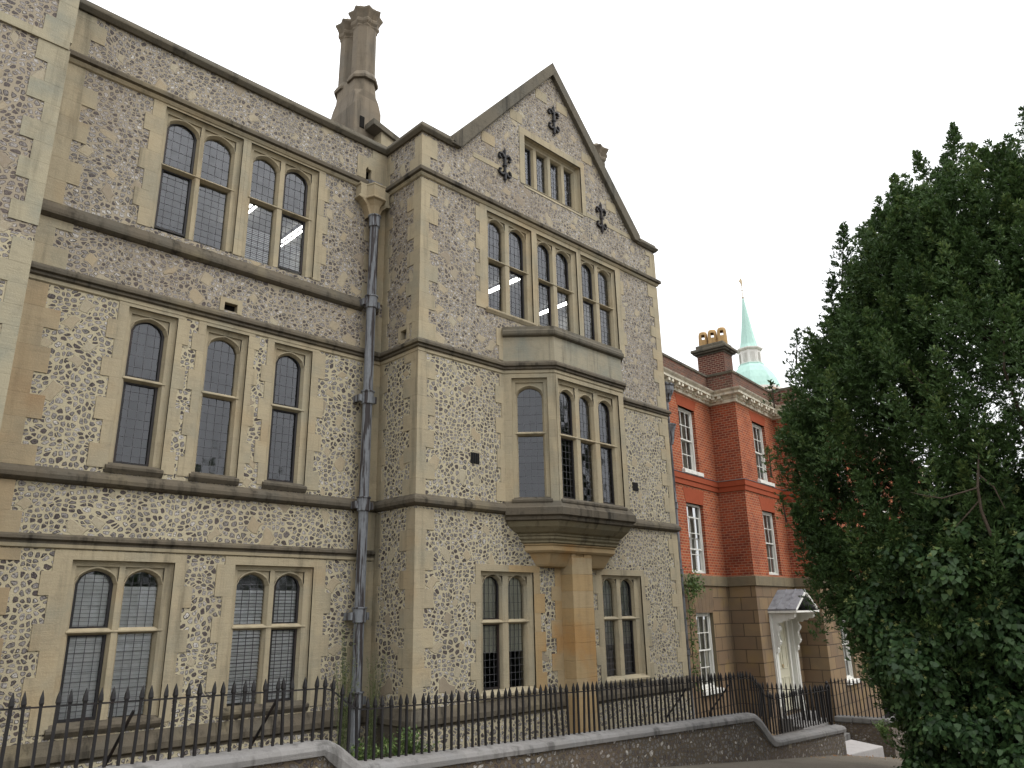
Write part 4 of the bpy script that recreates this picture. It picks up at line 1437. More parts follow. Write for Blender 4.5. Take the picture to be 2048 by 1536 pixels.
# rubbed brick flat arches, stone flat arch below
def flat_arch(fr_, u0, u1, z, h=0.30):
    mb = MB(fr_)
    mb.prism_w([(u0 - 0.02, z), (u1 + 0.02, z), (u1 + 0.14, z + h), (u0 - 0.14, z + h)], -0.006, 0.10, 0, rnd.random())
    mb.build('flat_arch', M['rubbed'], BH)
for fr_, u in [(FA, UA), (FBk, UB_)] + [(FC, UC_ + 2.4 * k) for k in range(4)]:
    flat_arch(fr_, u, u + SW, 5.42, 0.30)
    flat_arch(fr_, u, u + SW, 2.76, 0.38)
mb = MB(FA)
n = 5
for k in range(n):
    a = UA - 0.15 + 1.30 * k / n
    mb.prism_w([(UA + SW * k / n + .003, -0.04), (UA + SW * (k + 1) / n - .003, -0.04), (a + 1.30 / n - .003, 0.60), (a + .003, 0.60)], -0.008, 0.1, 0, rnd.random())
mb.build('flat_arch', m_stone('brown voussoir', (0.20, 0.135, 0.08), (0.165, 0.115, 0.075), (0.08, 0.06, 0.045), 0.3, 0.1), BH)

# ---- door, surround, hood
DX0, DX1 = 1.10, 2.15
mb = MB(FBk)
for (a, b) in ((0.73, 0.97), (2.28, 2.52)):
    mb.box(a, b, -0.05, 0.12, -2.72, -0.10)
    mb.box(a + 0.05, b - 0.05, -0.075, -0.05, -2.5, -0.95)
    mb.box(a - 0.015, b + 0.015, -0.09, -0.001, -2.72, -2.45)
mb.box(0.97, DX0, 0.06, 0.20, -2.65, -0.31)
mb.box(DX1, 2.28, 0.06, 0.20, -2.65, -0.31)
mb.box(0.97, 2.28, -0.048, 0.20, -0.305, -0.10)
fr = mb.build('door_frame', M['white'], BH, bevel=0.006)
mb = MB(FBk)
mb.box(DX0, DX1, 0.12, 0.17, -2.65, -0.31)
for (za, zb_) in ((-2.48, -1.78), (-1.58, -0.98), (-0.88, -0.46)):
    for (a, b) in ((DX0 + 0.11, DX0 + 0.46), (DX0 + 0.59, DX0 + 0.94)):
        for (p0, p1, q0, q1) in ((a, b, za, za + 0.03), (a, b, zb_ - 0.03, zb_), (a, a + 0.03, za + 0.03, zb_ - 0.03), (b - 0.03, b, za + 0.03, zb_ - 0.03)):
            mb.box(p0, p1, 0.105, 0.12, q0, q1)
door = mb.build('door', M['cream'], BH, bevel=0.003)
mb = MB(FBk)
mb.tube([FBk(DX0 + 0.08, 0.13, -1.55), FBk(DX0 + 0.08, 0.05, -1.55)], 0.032, 8)
mb.build('handle', M['iron'], door)
mb = MB(FBk)
mb.tube([FBk(DX0 + 0.52, 0.13, -1.50), FBk(DX0 + 0.52, 0.085, -1.50)], 0.05, 10)
mb.build('knocker', M['gold'], door)
# scrolled console boards
for xx in (0.77, 2.32):
    mb = MB(FBk)
    prof = [(0.0, -0.10), (0.0, -1.10)]
    steps = [(-0.06, -1.12), (-0.085, -1.02), (-0.06, -0.98), (-0.14, -0.90), (-0.17, -0.83), (-0.12, -0.79), (-0.10, -0.70), (-0.13, -0.60), (-0.19, -0.53), (-0.20, -0.46), (-0.13, -0.40), (-0.15, -0.34), (-0.24, -0.345), (-0.33, -0.28), (-0.40, -0.30), (-0.46, -0.24), (-0.55, -0.25), (-0.62, -0.20), (-0.64, -0.10)]
    pts = prof + steps
    n = len(pts)
    A = [(xx, -0.05 + w, z) for w, z in pts]
    B = [(xx + 0.16, -0.05 + w, z) for w, z in pts]
    for k in range(n):
        c = (k + 1) % n
        mb.poly([A[k], A[c], B[c], B[k]], 0, 0.5)
    for k in range(1, n - 1):
        mb.poly([A[0], A[k], A[k + 1]], 0, 0.5)
        mb.poly([B[0], B[k + 1], B[k]], 0, 0.5)
    mb.build('console', M['white'], fr)
mb = MB(FBk)
yf = -0.77
xm, zr, ze, hw_ = 1.61, 0.49, -0.03, 0.93
for sgn in (-1, 1):
    xe = xm + sgn * hw_
    off = 0.045
    mb.hexa([(xe, yf, ze), (xm, yf, zr), (xm, 0, zr), (xe, 0, ze), (xe, yf, ze + off), (xm, yf, zr + off * 1.1), (xm, 0, zr + off * 1.1), (xe, 0, ze + off)])
    for k in range(1, 3):
        y = yf * (1 - k / 3)
        mb.hexa([(xe, y - .015, ze + off), (xm, y - .015, zr + off), (xm, y + .015, zr + off), (xe, y + .015, ze + off), (xe, y - .012, ze + off + .02), (xm, y - .012, zr + off + .02), (xm, y + .012, zr + off + .02), (xe, y + .012, ze + off + .02)])
hood = mb.build('door_hood', M['leadroof'], BH)
mb = MB(FBk)
mb.box(xm - hw_, xm - hw_ + 0.11, yf + 0.061, 0, -0.09, -0.032)
mb.box(xm + hw_ - 0.11, xm + hw_, yf + 0.061, 0, -0.09, -0.032)
mb.box(xm - hw_ - 0.01, xm + hw_ + 0.01, yf - 0.015, yf + 0.06, -0.085, -0.034)
for sgn in (-1, 1):
    xe = xm + sgn * (hw_ - 0.02)
    mb.hexa([(xe, yf - 0.02, ze - 0.01), (xm, yf - 0.02, zr - 0.06), (xm, yf + 0.03, zr - 0.06), (xe, yf + 0.03, ze - 0.01), (xe, yf - 0.02, ze + 0.03), (xm, yf - 0.02, zr + 0.01), (xm, yf + 0.03, zr + 0.01), (xe, yf + 0.03, ze + 0.03)])
mb.box(xm - hw_ + 0.11, xm + hw_ - 0.11, yf + 0.10, 0, -0.07, -0.05)
mb.build('hood_trim', M['white'], hood)

# ---- chimney with three pots
FCH = hframe(0.50)
cU = 2.75
mb = MB(FCH)
mb.box(cU, cU + 0.70, 0, 0.95, 5.9, 8.36, 0)
mb.mi = [0, 1, 0, 1, 0, 0]
ch = mb.build('chimney', [M['oldbrickx'], m_brick('chimney brick', (0.15, 0.045, 0.032), (0.095, 0.035, 0.028), (0.33, 0.24, 0.17), 'y')], BH)
ch['label'] = 'dark red brick chimney with a stone cap and three buff pots'
mb = MB(FCH)
mb.box(cU - 0.03, cU + 0.73, -0.03, 0.98, 8.36, 8.43)
mb.box(cU - 0.12, cU + 0.82, -0.12, 1.07, 8.43, 8.49)
mb.box(cU - 0.17, cU + 0.87, -0.17, 1.12, 8.49, 8.60)
mb.box(cU - 0.03, cU + 0.73, -0.03, 0.98, 8.60, 8.76)
mb.build('cap', M['cope'], ch, bevel=0.03)
for k in range(3):
    xx, y, _z = FCH(cU + 0.35, 0.13 + 0.345 * k, 0)
    mb = MB()
    seg = 16
    # pot with two tall openings near the top
    rings = [(0.165, 8.72), (0.168, 8.85), (0.163, 9.03), (0.155, 9.21), (0.145, 9.28), (0.12, 9.33), (0.04, 9.35)]
    for a in range(len(rings) - 1):
        for b in range(seg):
            if a == 2 and b in (0, 15, 7, 8):
                continue
            g0, g1 = 2 * math.pi * b / seg + 0.498, 2 * math.pi * (b + 1) / seg + 0.498
            r0, z0 = rings[a]
            r1, z1 = rings[a + 1]
            mb.poly([(xx + r0 * math.cos(g0), y + r0 * math.sin(g0), z0), (xx + r0 * math.cos(g1), y + r0 * math.sin(g1), z0), (xx + r1 * math.cos(g1), y + r1 * math.sin(g1), z1), (xx + r1 * math.cos(g0), y + r1 * math.sin(g0), z1)], 0, 0.5)
    po = mb.build('chimney_pot', M['pot'], ch)
    sd = po.modifiers.new('wall', 'SOLIDIFY')
    sd.thickness = 0.022

# ---- grey downpipe in the corner beside the bay
mb = MB()
pxx, pyy = hpt(-2.93, -0.10)
mb.tube([(pxx, pyy, -2.9), (pxx, pyy, 5.85)], 0.055, 10)
dp = mb.build('downpipe', M['lead'], BH, smooth=False)
dp['label'] = 'grey downpipe in the angle beside the flint bay'
for z in (4.5, 2.6, 0.95, -0.9):
    mb = MB()
    mb.lathe(pxx, pyy, [(0.06, z - 0.12), (0.075, z - 0.10), (0.075, z + 0.03), (0.088, z + 0.05), (0.06, z + 0.06)], 10)
    mb.build('collar', M['lead'], dp)
mb = MB()
for (r0, z0) in ((5.42, 5.85),):
    mb.lathe(pxx + 0.02, pyy - 0.02, [(0.06, 5.30), (0.10, 5.36), (0.10, 5.42), (0.16, 5.52), (0.19, 5.60), (0.19, 5.72), (0.22, 5.74), (0.22, 5.78)], 8, R(22.5))
    mb.lathe(pxx + 0.02, pyy - 0.02, [(0.06, 4.15), (0.10, 4.3), (0.12, 4.5), (0.16, 4.62), (0.18, 4.66), (0.18, 4.69)], 8, R(22.5))
mb.build('hopper', M['lead'], dp)

# ------------------------------------------------------------------ spired cupola far behind
sx_, sy_ = 53.55, 27.05
SP = thing('cupola_spire', 'slender pale green copper spire on a white louvred cupola beyond the brick house', 'spire', (sx_, sy_, -3))
mb = MB()
mb.box(sx_ - 3, sx_ + 3, sy_ - 3, sy_ + 3, -5, 15.2)
mb.build('tower', M['brickx'], SP)
mb = MB()
k8 = math.pi / 8
mb.lathe(sx_, sy_, [(2.2, 15.0), (2.2, 16.1), (2.35, 16.15), (2.35, 16.35), (1.9, 16.4)], 8, k8)
mb.build('drum', M['white'], SP)
mb = MB()
mb.lathe(sx_, sy_, [(0.86, 18.6), (0.86, 19.72), (0.98, 19.76), (1.06, 19.84), (1.06, 19.92), (0.9, 19.95)], 8, k8)
lant = mb.build('lantern', M['white'], SP)
for i in range(8):
    mb = MB()
    g = i * math.pi / 4
    fx, fy = math.cos(g), math.sin(g)
    for z in range(9):
        zz = 18.85 + z * 0.085
        a = 0.80
        p = [(sx_ + fx * a - fy * 0.2, sy_ + fy * a + fx * 0.2, zz), (sx_ + fx * a + fy * 0.2, sy_ + fy * a - fx * 0.2, zz)]
        o = 0.035
        mb.poly([p[0], p[1], (p[1][0] + fx * o, p[1][1] + fy * o, zz - 0.05), (p[0][0] + fx * o, p[0][1] + fy * o, zz - 0.05)], 0, 0.5)
    mb.build('louvre', M['white'], lant)
mb = MB()
mb.lathe(sx_, sy_, [(2.05, 16.35), (2.0, 16.7), (1.85, 17.2), (1.6, 17.75), (1.25, 18.25), (1.0, 18.5), (1.0, 18.62), (0.86, 18.66)], 8, k8)
mb.build('dome', M['copper'], SP)
mb = MB()
mb.lathe(sx_, sy_, [(0.80, 19.93), (0.66, 20.3), (0.54, 20.9), (0.40, 21.8), (0.27, 22.8), (0.15, 23.7), (0.07, 24.35)], 8, k8)
mb.build('spire', M['copper'], SP)
mb = MB()
mb.tube([(sx_, sy_, 24.3), (sx_, sy_, 26.1)], 0.025, 6)
for z, r in ((24.45, 0.10), (25.1, 0.07)):
    mb.lathe(sx_, sy_, [(0.02, z - r), (r, z), (0.02, z + r)], 8)
mb.prism_w([(sx_ - 0.34, 25.82), (sx_ - 0.10, 25.70), (sx_ + 0.10, 25.55), (sx_ + 0.16, 25.75), (sx_ + 0.14, 26.05), (sx_ - 0.02, 26.20), (sx_ - 0.16, 26.05)], sy_ - 0.02, sy_ + 0.02, 0, 0.5)
mb.build('weathervane', M['gold'], SP)

# ------------------------------------------------------------------ front boundary wall with swept coping
YR = 7.90
def cop_z(x):
    """top of the coping along the street wall"""
    def l1(x): return -1.235 - 0.012 * (x - 2.6)
    def l2(x): return -1.545 - 0.0335 * (x - 5.29)
    def l3(x): return -2.355 - 0.026 * (x - 14.7)
    def sm(t):
        t = max(0, min(1, t))
        return t * t * (3 - 2 * t)
    t1 = sm((x - 4.80) / 0.52)
    t2 = sm((x - 13.85) / 0.80)
    z = l1(x) * (1 - t1) + l2(x) * t1
    return z * (1 - t2) + l3(x) * t2
def cop_h(x):
    b = 0.13
    for c, w in ((5.0, 0.30), (14.15, 0.42)):
        t = abs(x - c) / w
        if t < 1:
            b += 0.16 * (1 - t * t)
    return b
BW = thing('boundary_wall', 'low flint boundary wall with a grey swept coping along the pavement', 'wall', (9, YR, -2.5))
xs = sorted(set([0.2 + 0.5 * k for k in range(35)] + [4.7 + 0.06 * k for k in range(12)] + [13.75 + 0.08 * k for k in range(14)] + [17.56]))
xs = [x for x in xs if x <= 17.56]
mb = MB()
for a in range(len(xs) - 1):
    x0, x1 = xs[a], xs[a + 1]
    for (y, s) in ((YR - 0.17, 0), (YR + 0.17, 1)):
        mb.poly([(x0, y, -4.3), (x1, y, -4.3), (x1, y, cop_z(x1) - cop_h(x1) + 0.02), (x0, y, cop_z(x0) - cop_h(x0) + 0.02)], 0, 0.5)
mb.poly([(17.56, YR - 0.17, -4.3), (17.56, YR + 0.17, -4.3), (17.56, YR + 0.17, cop_z(17.56) - 0.1), (17.56, YR - 0.17, cop_z(17.56) - 0.1)])
mb.build('wall_body', M['flint_wall'], BW)
mb = MB()
cprof = [(-0.21, -1.0), (-0.215, -0.55), (-0.19, -0.25), (-0.12, -0.06), (0.0, 0.0), (0.12, -0.06), (0.19, -0.25), (0.215, -0.55), (0.21, -1.0)]
xs2 = xs + [17.60]
nb = len(cprof)
b0 = len(mb.v)
for x in xs2:
    for (w, t) in cprof:
        mb.v.append((x, YR + w, cop_z(x) + t * cop_h(x)))
for a in range(len(xs2) - 1):
    for b in range(nb):
        c = (b + 1) % nb
        mb.f.append((b0 + a * nb + b, b0 + (a + 1) * nb + b, b0 + (a + 1) * nb + c, b0 + a * nb + c))
        mb.mi.append(0)
        mb.tn.append(0.3 + 0.4 * ((a // 2) % 2))
mb.f.append(tuple(b0 + (len(xs2) - 1) * nb + b for b in range(nb)))
mb.mi.append(0)
mb.tn.append(0.5)
mb.build('coping', M['conc'], BW, bevel=0.004)

# wall on the far side of the entrance path, running back to the house
UW = 2.72
FPW = Frame(*hpt(UW, 0), HD[0], HD[1])
_p = hpt(UW, -2.2)
PW = thing('path_wall', 'short flint wall with flat stone coping on the right of the entrance path', 'wall', (_p[0], _p[1], -3.6))
mb = MB(FPW)
mb.box(0, 0.30, -2.70, -1.56, -4.6, -2.99)
mb.box(0, 3.0, -3.0, -2.70, -4.6, -2.99)
mb.build('wall_body', M['flint_wall'], PW)
mb = MB(FPW)
for k in range(3):
    mb.box(0.365 + k * 0.9, 1.26 + k * 0.9, -3.05, -2.65, -2.99, -2.847)
for k in range(3):
    w0 = -2.98 + k * 0.475
    mb.box(-0.05, 0.36, w0 + 0.002, w0 + 0.472, -2.99, -2.845)
mb.build('coping', M['conc'], PW, bevel=0.03)

# entrance steps and path
ST = thing('entrance_steps', 'pale stone steps at the foot of the entrance path between the flint walls', 'steps', (19, 8.2, -3.2))
mb = MB()
mb.hexa([(17.66, 8.02, -3.6), (19.68, 7.78, -3.6), (20.2, 8.75, -3.6), (17.66, 8.75, -3.6), (17.66, 8.02, -3.10), (19.68, 7.78, -3.10), (20.2, 8.75, -3.10), (17.66, 8.75, -3.10)])
mb.build('step', M['pale'], ST, bevel=0.025)
mb = MB()
mb.box(17.64, 18.75, 8.76, 9.30, -3.5, -2.93)
mb.build('step', M['conc'], ST, bevel=0.02)
for k in range(4):
    mb = MB(FBk)
    mb.box(0.62, 2.62, -0.34 - 0.27 * k, -0.02 if k == 0 else -0.07 - 0.27 * k, -4.2, -2.72 - 0.17 * k)
    mb.build('step', M['conc'], ST, bevel=0.015)

# ------------------------------------------------------------------ iron railings
def bar_mesh(h):
    mb = MB()
    r = 0.0125
    mb.box(-r, r, -r, r, -0.03, h - 0.13)
    i = len(mb.v)
    for (s, z) in ((r * 1.0, h - 0.13), (r * 1.55, h - 0.105), (r * 1.2, h - 0.06), (0.002, h)):
        mb.v += [(-s, -s, z), (s, -s, z), (s, s, z), (-s, s, z)]
    for a in range(3):
        for b in range(4):
            c = (b + 1) % 4
            mb.f.append((i + a * 4 + b, i + a * 4 + c, i + a * 4 + 4 + c, i + a * 4 + 4 + b))
            mb.mi.append(0)
            mb.tn.append(0.5)
    return mb
def bar_top(x):
    def l1(x): return -0.545 - 0.02 * (x - 1.8)
    def l2(x): return -0.868 - 0.0275 * (x - 5.29)
    def l3(x): return -1.565 - 0.004 * (x - 14.9)
    t1 = max(0, min(1, (x - 4.78) / 0.50))
    t1 = t1 * t1 * (3 - 2 * t1)
    t2 = max(0, min(1, (x - 13.98) / 0.92))
    t2 = t2 * t2 * (3 - 2 * t2)
    z = l1(x) * (1 - t1) + l2(x) * t1
    return z * (1 - t2) + l3(x) * t2
def place_bars(parent, pts, H=0.74, name='bar'):
    proto = None
    for (x, y, zt, lean) in pts:
        if proto is None:
            proto = bar_mesh(H).build(name, M['iron'], parent, fix=False)
            o = proto
        else:
            o = proto.copy()
            COL.objects.link(o)
            o.parent = parent
            o.matrix_parent_inverse = world_of(parent).inverted()
        o.location = (x, y, zt - H)
        o.rotation_euler = (lean[0], lean[1], rnd.uniform(-0.2, 0.2))
def rail_part(parent, pts, name='rail'):
    mb = MB()
    mb.tube(pts, 0.0105, 4)
    mb.build(name, M['iron'], parent, fix=False)
def railing(x0, x1, label, stays):
    t = thing('iron_railing', label, 'railing', ((x0 + x1) / 2, YR, cop_z((x0 + x1) / 2)), 'spiked railings round the building')
    n = round((x1 - x0) / 0.115)
    pts = []
    for k in range(n):
        x = x0 + (k + 0.5) * (x1 - x0) / n + rnd.uniform(-0.006, 0.006)
        pts.append((x, YR, bar_top(x) + rnd.uniform(-0.006, 0.006), (rnd.gauss(0, 0.016), rnd.gauss(0, 0.02))))
    place_bars(t, pts)
    xs_ = [x0 + (x1 - x0) * k / 90 for k in range(91)]
    rail_part(t, [(x, YR, bar_top(x) - 0.135) for x in xs_])
    for sx2 in stays:
        mb = MB()
        z = bar_top(sx2)
        mb.tube([(sx2, YR + 0.01, z - 0.22), (sx2 - 0.02, YR + 0.05, z - 0.30), (sx2 - 0.06, YR + 0.42, z - 0.72), (sx2 - 0.06, YR + 0.42, z - 1.3)], 0.016, 6)
        mb.build('stay', M['iron'], t, fix=False)
    return t
railing(0.9, 9.0, 'black spiked railing in front of the flint wing and lead downpipe', (2.78, 4.22))
railing(9.0, 17.5, 'black spiked railing in front of the pier under the oriel', (11.9, 13.3))
t = thing('iron_railing', 'black spiked railing on the path wall to the right of the white door', 'railing', (*hpt(UW + 0.15, -2.2), -2.85), 'spiked railings round the building')
place_bars(t, [(*hpt(UW + 0.15, -2.85 + 0.1 * k), -1.86, (0, 0)) for k in range(14)] + [(*hpt(UW + 0.2 + 0.115 * k, -2.86), -1.86, (0, 0)) for k in range(22)], 1.0)
rail_part(t, [(*hpt(UW + 0.15, -1.50), -2.0), (*hpt(UW + 0.15, -2.86), -2.0), (*hpt(UW + 2.8, -2.86), -2.0)])
t = thing('iron_railing', 'black spiked railing returning from the wall end towards the white door', 'railing', (17.5, 8.9, -2.5), 'spiked railings round the building')
place_bars(t, [(17.55, 8.02 + 0.115 * k, -1.62, (0, 0)) for k in range(16)])
rail_part(t, [(17.55, 7.95, -1.76), (17.55, 9.86, -1.76)])
mb = MB()
mb.tube([(17.52, 7.96, -2.6), (17.52, 7.96, -1.66)], [0.035, 0.032], 8)
mb.lathe(17.52, 7.96, [(0.035, -1.67), (0.05, -1.65), (0.032, -1.61), (0.038, -1.57), (0.008, -1.53)], 8)
mb.build('gate_post', M['iron'], t)

# ------------------------------------------------------------------ vegetation
NR = np.random.default_rng(11)
def leaf_mesh(name, P, D, N, L, Wd, tone, mat, parent=None, shape='diamond', fold=0.0):
    """P base points, D direction, N normal-ish, L length, Wd width -> one mesh of small leaves"""
    n = len(P)
    D = D / np.linalg.norm(D, axis=1, keepdims=True)
    S = np.cross(D, N)
    S /= np.maximum(np.linalg.norm(S, axis=1, keepdims=True), 1e-6)
    L = L[:, None]
    Wd = Wd[:, None]
    if shape == 'diamond':
        V = np.stack([P, P + D * L * 0.45 + S * Wd * 0.5, P + D * L, P + D * L * 0.45 - S * Wd * 0.5], 1)
        k = 4
    else:   # ivy: five-cornered
        V = np.stack([P, P + D * L * 0.12 + S * Wd * 0.5, P + D * L * 0.55 + S * Wd * 0.38, P + D * L, P + D * L * 0.55 - S * Wd * 0.38, P + D * L * 0.12 - S * Wd * 0.5], 1)
        k = 6
    me = bpy.data.meshes.new(name)
    me.vertices.add(n * k)
    me.vertices.foreach_set('co', V.reshape(-1).astype(np.float32))
    me.loops.add(n * k)
    me.loops.foreach_set('vertex_index', np.arange(n * k, dtype=np.int32))
    me.polygons.add(n)
    me.polygons.foreach_set('loop_start', np.arange(0, n * k, k, dtype=np.int32))
    me.polygons.foreach_set('loop_total', np.full(n, k, dtype=np.int32))
    me.update(calc_edges=True)
    me.materials.append(mat)
    at = me.attributes.new('tone', 'FLOAT', 'FACE')
    at.data.foreach_set('value', tone.astype(np.float32))
    o = bpy.data.objects.new(name, me)
    COL.objects.link(o)
    if parent is not None:
        o.parent = parent
        o.matrix_parent_inverse = world_of(parent).inverted()
    return o
def rdir(n):
    v = NR.normal(size=(n, 3))
    return v / np.linalg.norm(v, axis=1, keepdims=True)

TC = np.array([14.428, 4.1026])            # point the tree plane passes through
TR = np.array([0.27350708, -0.96186999])   # to the right as seen from the street
TF = np.array([0.96186999, 0.27350708])    # away from the street corner
def tpt(a, d, z):
    p = TC + TR * a + TF * d
    return np.array([p[0], p[1], z])
left_prof = [(-2.8, -0.9), (-1.9, -1.15), (-1.5, -1.45), (-0.8, -1.65), (-0.1, -2.0), (0.8, -2.3), (2.0, -2.45), (3.0, -2.55), (4.3, -2.25), (5.0, -1.75), (5.6, -1.25), (6.2, -1.0), (6.9, -0.68), (7.45, -0.2), (7.9, 0.35), (8.25, 1.2)]
def prof(z):
    zz = [p[0] for p in left_prof]
    return float(np.interp(z, zz, [p[1] for p in left_prof]))
def yew(label, ac, dc, zg, scale_prof, ztop, nplume, seed, tips=(), dens=1.0):
    rg = np.random.default_rng(seed)
    base = tpt(ac, dc, zg)
    t = thing('yew_tree', label, 'tree', tuple(base), 'yew trees by the pavement')
    mb = MB()
    mb.tube([tuple(tpt(ac, dc, zg)), tuple(tpt(ac - 0.05, dc, zg + 2)), tuple(tpt(ac + 0.05, dc + .1, zg + 5)), tuple(tpt(ac, dc, ztop - 1.5))], [0.38, 0.32, 0.22, 0.04], 9)
    plumes = []
    for k in range(nplume):
        z = zg + 0.4 + (ztop - zg - 0.9) * rg.random() ** 0.85
        r = scale_prof(z)
        if r < 0.15:
            continue
        phi = rg.uniform(0, 2 * math.pi)
        f = math.sqrt(rg.uniform(0.25, 1.0))
        a0, d0 = ac + math.cos(phi) * r * f, dc + math.sin(phi) * r * f * 0.75
        L = rg.uniform(0.55, 1.15) * (0.8 + 0.3 * f)
        up = 0.55 + 0.6 * max(0, (z - zg) / (ztop - zg)) - 0.5 * max(0, 0.25 - (z - zg) / (ztop - zg))
        out = np.array([TR[0] * math.cos(phi) + TF[0] * math.sin(phi), TR[1] * math.cos(phi) + TF[1] * math.sin(phi), 0]) * rg.uniform(0.15, 0.75)
        dr = out + np.array([0, 0, up]) + rg.normal(size=3) * 0.22
        dr /= np.linalg.norm(dr)
        tip = tpt(a0, d0, z)
        b = tip - dr * L
        plumes.append((b, tip, rg.uniform(0.18, 0.32)))
        if rg.random() < 0.012:
            c = tpt(ac, dc, max(zg + 0.8, z - r * 0.9 - 0.5))
            mb.tube([tuple(c), tuple((c + b) / 2 + np.array([0, 0, -0.1])), tuple(b), tuple(tip)], [0.05, 0.035, 0.018, 0.006], 5)
    for (a, d, z, L, w) in tips:
        tip = tpt(a, d, z)
        dr = np.array([0, 0, 1.0]) + rg.normal(size=3) * 0.10
        L *= 0.82
        plumes.append((tip - dr * L, tip, w * 1.1))
        mb.tube([tuple(tip - dr * L), tuple(tip)], [0.02, 0.004], 5)
    if tips:
        # plumes crowding along the left-hand outline
        for k in range(230):
            z = rg.uniform(-1.6, 7.7)
            a = ac - scale_prof(z) + rg.uniform(0.02, 0.65)
            L = rg.uniform(0.5, 0.95)
            dr = np.array([TR[0], TR[1], 0]) * rg.uniform(-0.55, 0.0) + np.array([0, 0, 0.9 if z > 1 else 0.5]) + rg.normal(size=3) * 0.18
            dr /= np.linalg.norm(dr)
            tip = tpt(a, rg.normal() * 0.5, z)
            plumes.append((tip - dr * L, tip, rg.uniform(0.18, 0.30)))
    mb.build('trunk', M['bark'], t, fix=False)
    P, D, N, LL, T = [], [], [], [], []
    for (b, tip, w) in plumes:
        L = np.linalg.norm(tip - b)
        tipn = 2.0 if L > 1.05 and w > 0.2 else 1.0
        n = int(430 * L * w / 0.25 * dens * tipn)
        nt_ = max(14, int(L * 24))
        s = rg.random(n) ** 0.8
        ax = (tip - b) / L
        e1 = np.cross(ax, [0.3, 0.2, 0.9])
        e1 /= np.linalg.norm(e1)
        e2 = np.cross(ax, e1)
        # side twigs spiral round the plume, each carrying a run of needles
        tw = rg.integers(0, nt_, n)
        g = tw * 2.4 + rg.normal(size=n) * 0.18
        st = np.clip(((tw + 0.5) / nt_) ** 0.85 * 0.98 + rg.normal(size=n) * 0.02, 0, 1)
        rad = w * (1.0 - st) ** 0.8 * rg.random(n) ** 0.75 + 0.012
        rv = np.cos(g)[:, None] * e1 + np.sin(g)[:, None] * e2
        p = b + ax * (L * (st + 0.35 * rad / L))[:, None] + rv * rad[:, None]
        lead = s > 0.93
        p[lead] = b + ax * (L * (0.6 + 0.42 * rg.random(lead.sum())))[:, None]
        dd = rv * 0.7 + ax * 0.75 + rg.normal(size=(n, 3)) * 0.45
        P.append(p)
        D.append(dd)
        N.append(rv * 0.8 + ax * 0.35 + np.array([0, 0, 0.45]) + rg.normal(size=(n, 3)) * 0.45)
        LL.append(rg.uniform(0.045, 0.095, n))
        base_t = rg.uniform(0.0, 0.6)
        T.append(np.clip(base_t + 0.35 * st + rg.normal(size=n) * 0.15, 0, 1))
    P, D, N, LL, T = map(np.concatenate, (P, D, N, LL, T))
    leaf_mesh('crown', P, D, N, LL, LL * NR.uniform(0.28, 0.42, len(P)), T, M['yew'], t)
    return t, len(P)
AC = 1.75
def sp1(z):
    return max(0.0, AC - prof(z))
tips1 = [(-1.96, 0.3, 5.42, 1.1, 0.24), (-1.62, 0.2, 5.05, 0.9, 0.25), (-1.45, 0.1, 5.0, 0.9, 0.26), (-1.15, 0, 6.25, 1.3, 0.26), (-0.98, 0.2, 5.8, 1.0, 0.3), (-0.78, -0.2, 7.22, 1.5, 0.30), (-0.30, 0.1, 7.32, 1.4, 0.30), (-0.12, 0, 7.72, 1.4, 0.28), (0.22, 0.2, 8.2, 1.9, 0.34), (0.66, -0.2, 8.36, 1.9, 0.32), (0.45, 0.1, 7.7, 1.2, 0.3),
         (1.16, 0.1, 8.30, 1.6, 0.32), (1.37, 0, 8.80, 2.2, 0.40), (1.55, -0.2, 8.22, 1.5, 0.32), (1.89, 0.2, 8.0, 1.3, 0.24), (-2.56, 0.1, 4.37, 0.7, 0.2), (-2.75, 0, 3.0, 0.7, 0.18), (-2.62, 0.0, 2.1, 0.6, 0.18), (-0.45, 0, 6.9, 1.2, 0.32), (0.95, 0.2, 8.0, 1.5, 0.3), (-1.9, 0.1, 4.75, 0.8, 0.22), (-0.6, 0.3, 6.5, 1.2, 0.34), (0.0, 0.3, 7.2, 1.2, 0.34)]
print(yew('large dark green yew with ivy round its foot in front of the brick house', AC, 0.0, -2.75, sp1, 8.1, 2700, 3, tips1)[1])
def sp2(z):
    return max(0.0, float(np.interp(z, [-2, 1, 4, 6.5, 7.6, 9.2], [1.9, 2.0, 1.9, 1.6, 1.1, 0.1])))
tips2 = [(2.40, -0.6, 8.42, 1.3, 0.28), (2.15, -0.6, 7.85, 0.9, 0.22), (2.65, -0.5, 8.8, 1.5, 0.3)]
print(yew('second dark yew cut off by the right edge behind the larger yew', 3.75, 0.3, -2.75, sp2, 8.9, 1100, 5, tips2)[1])

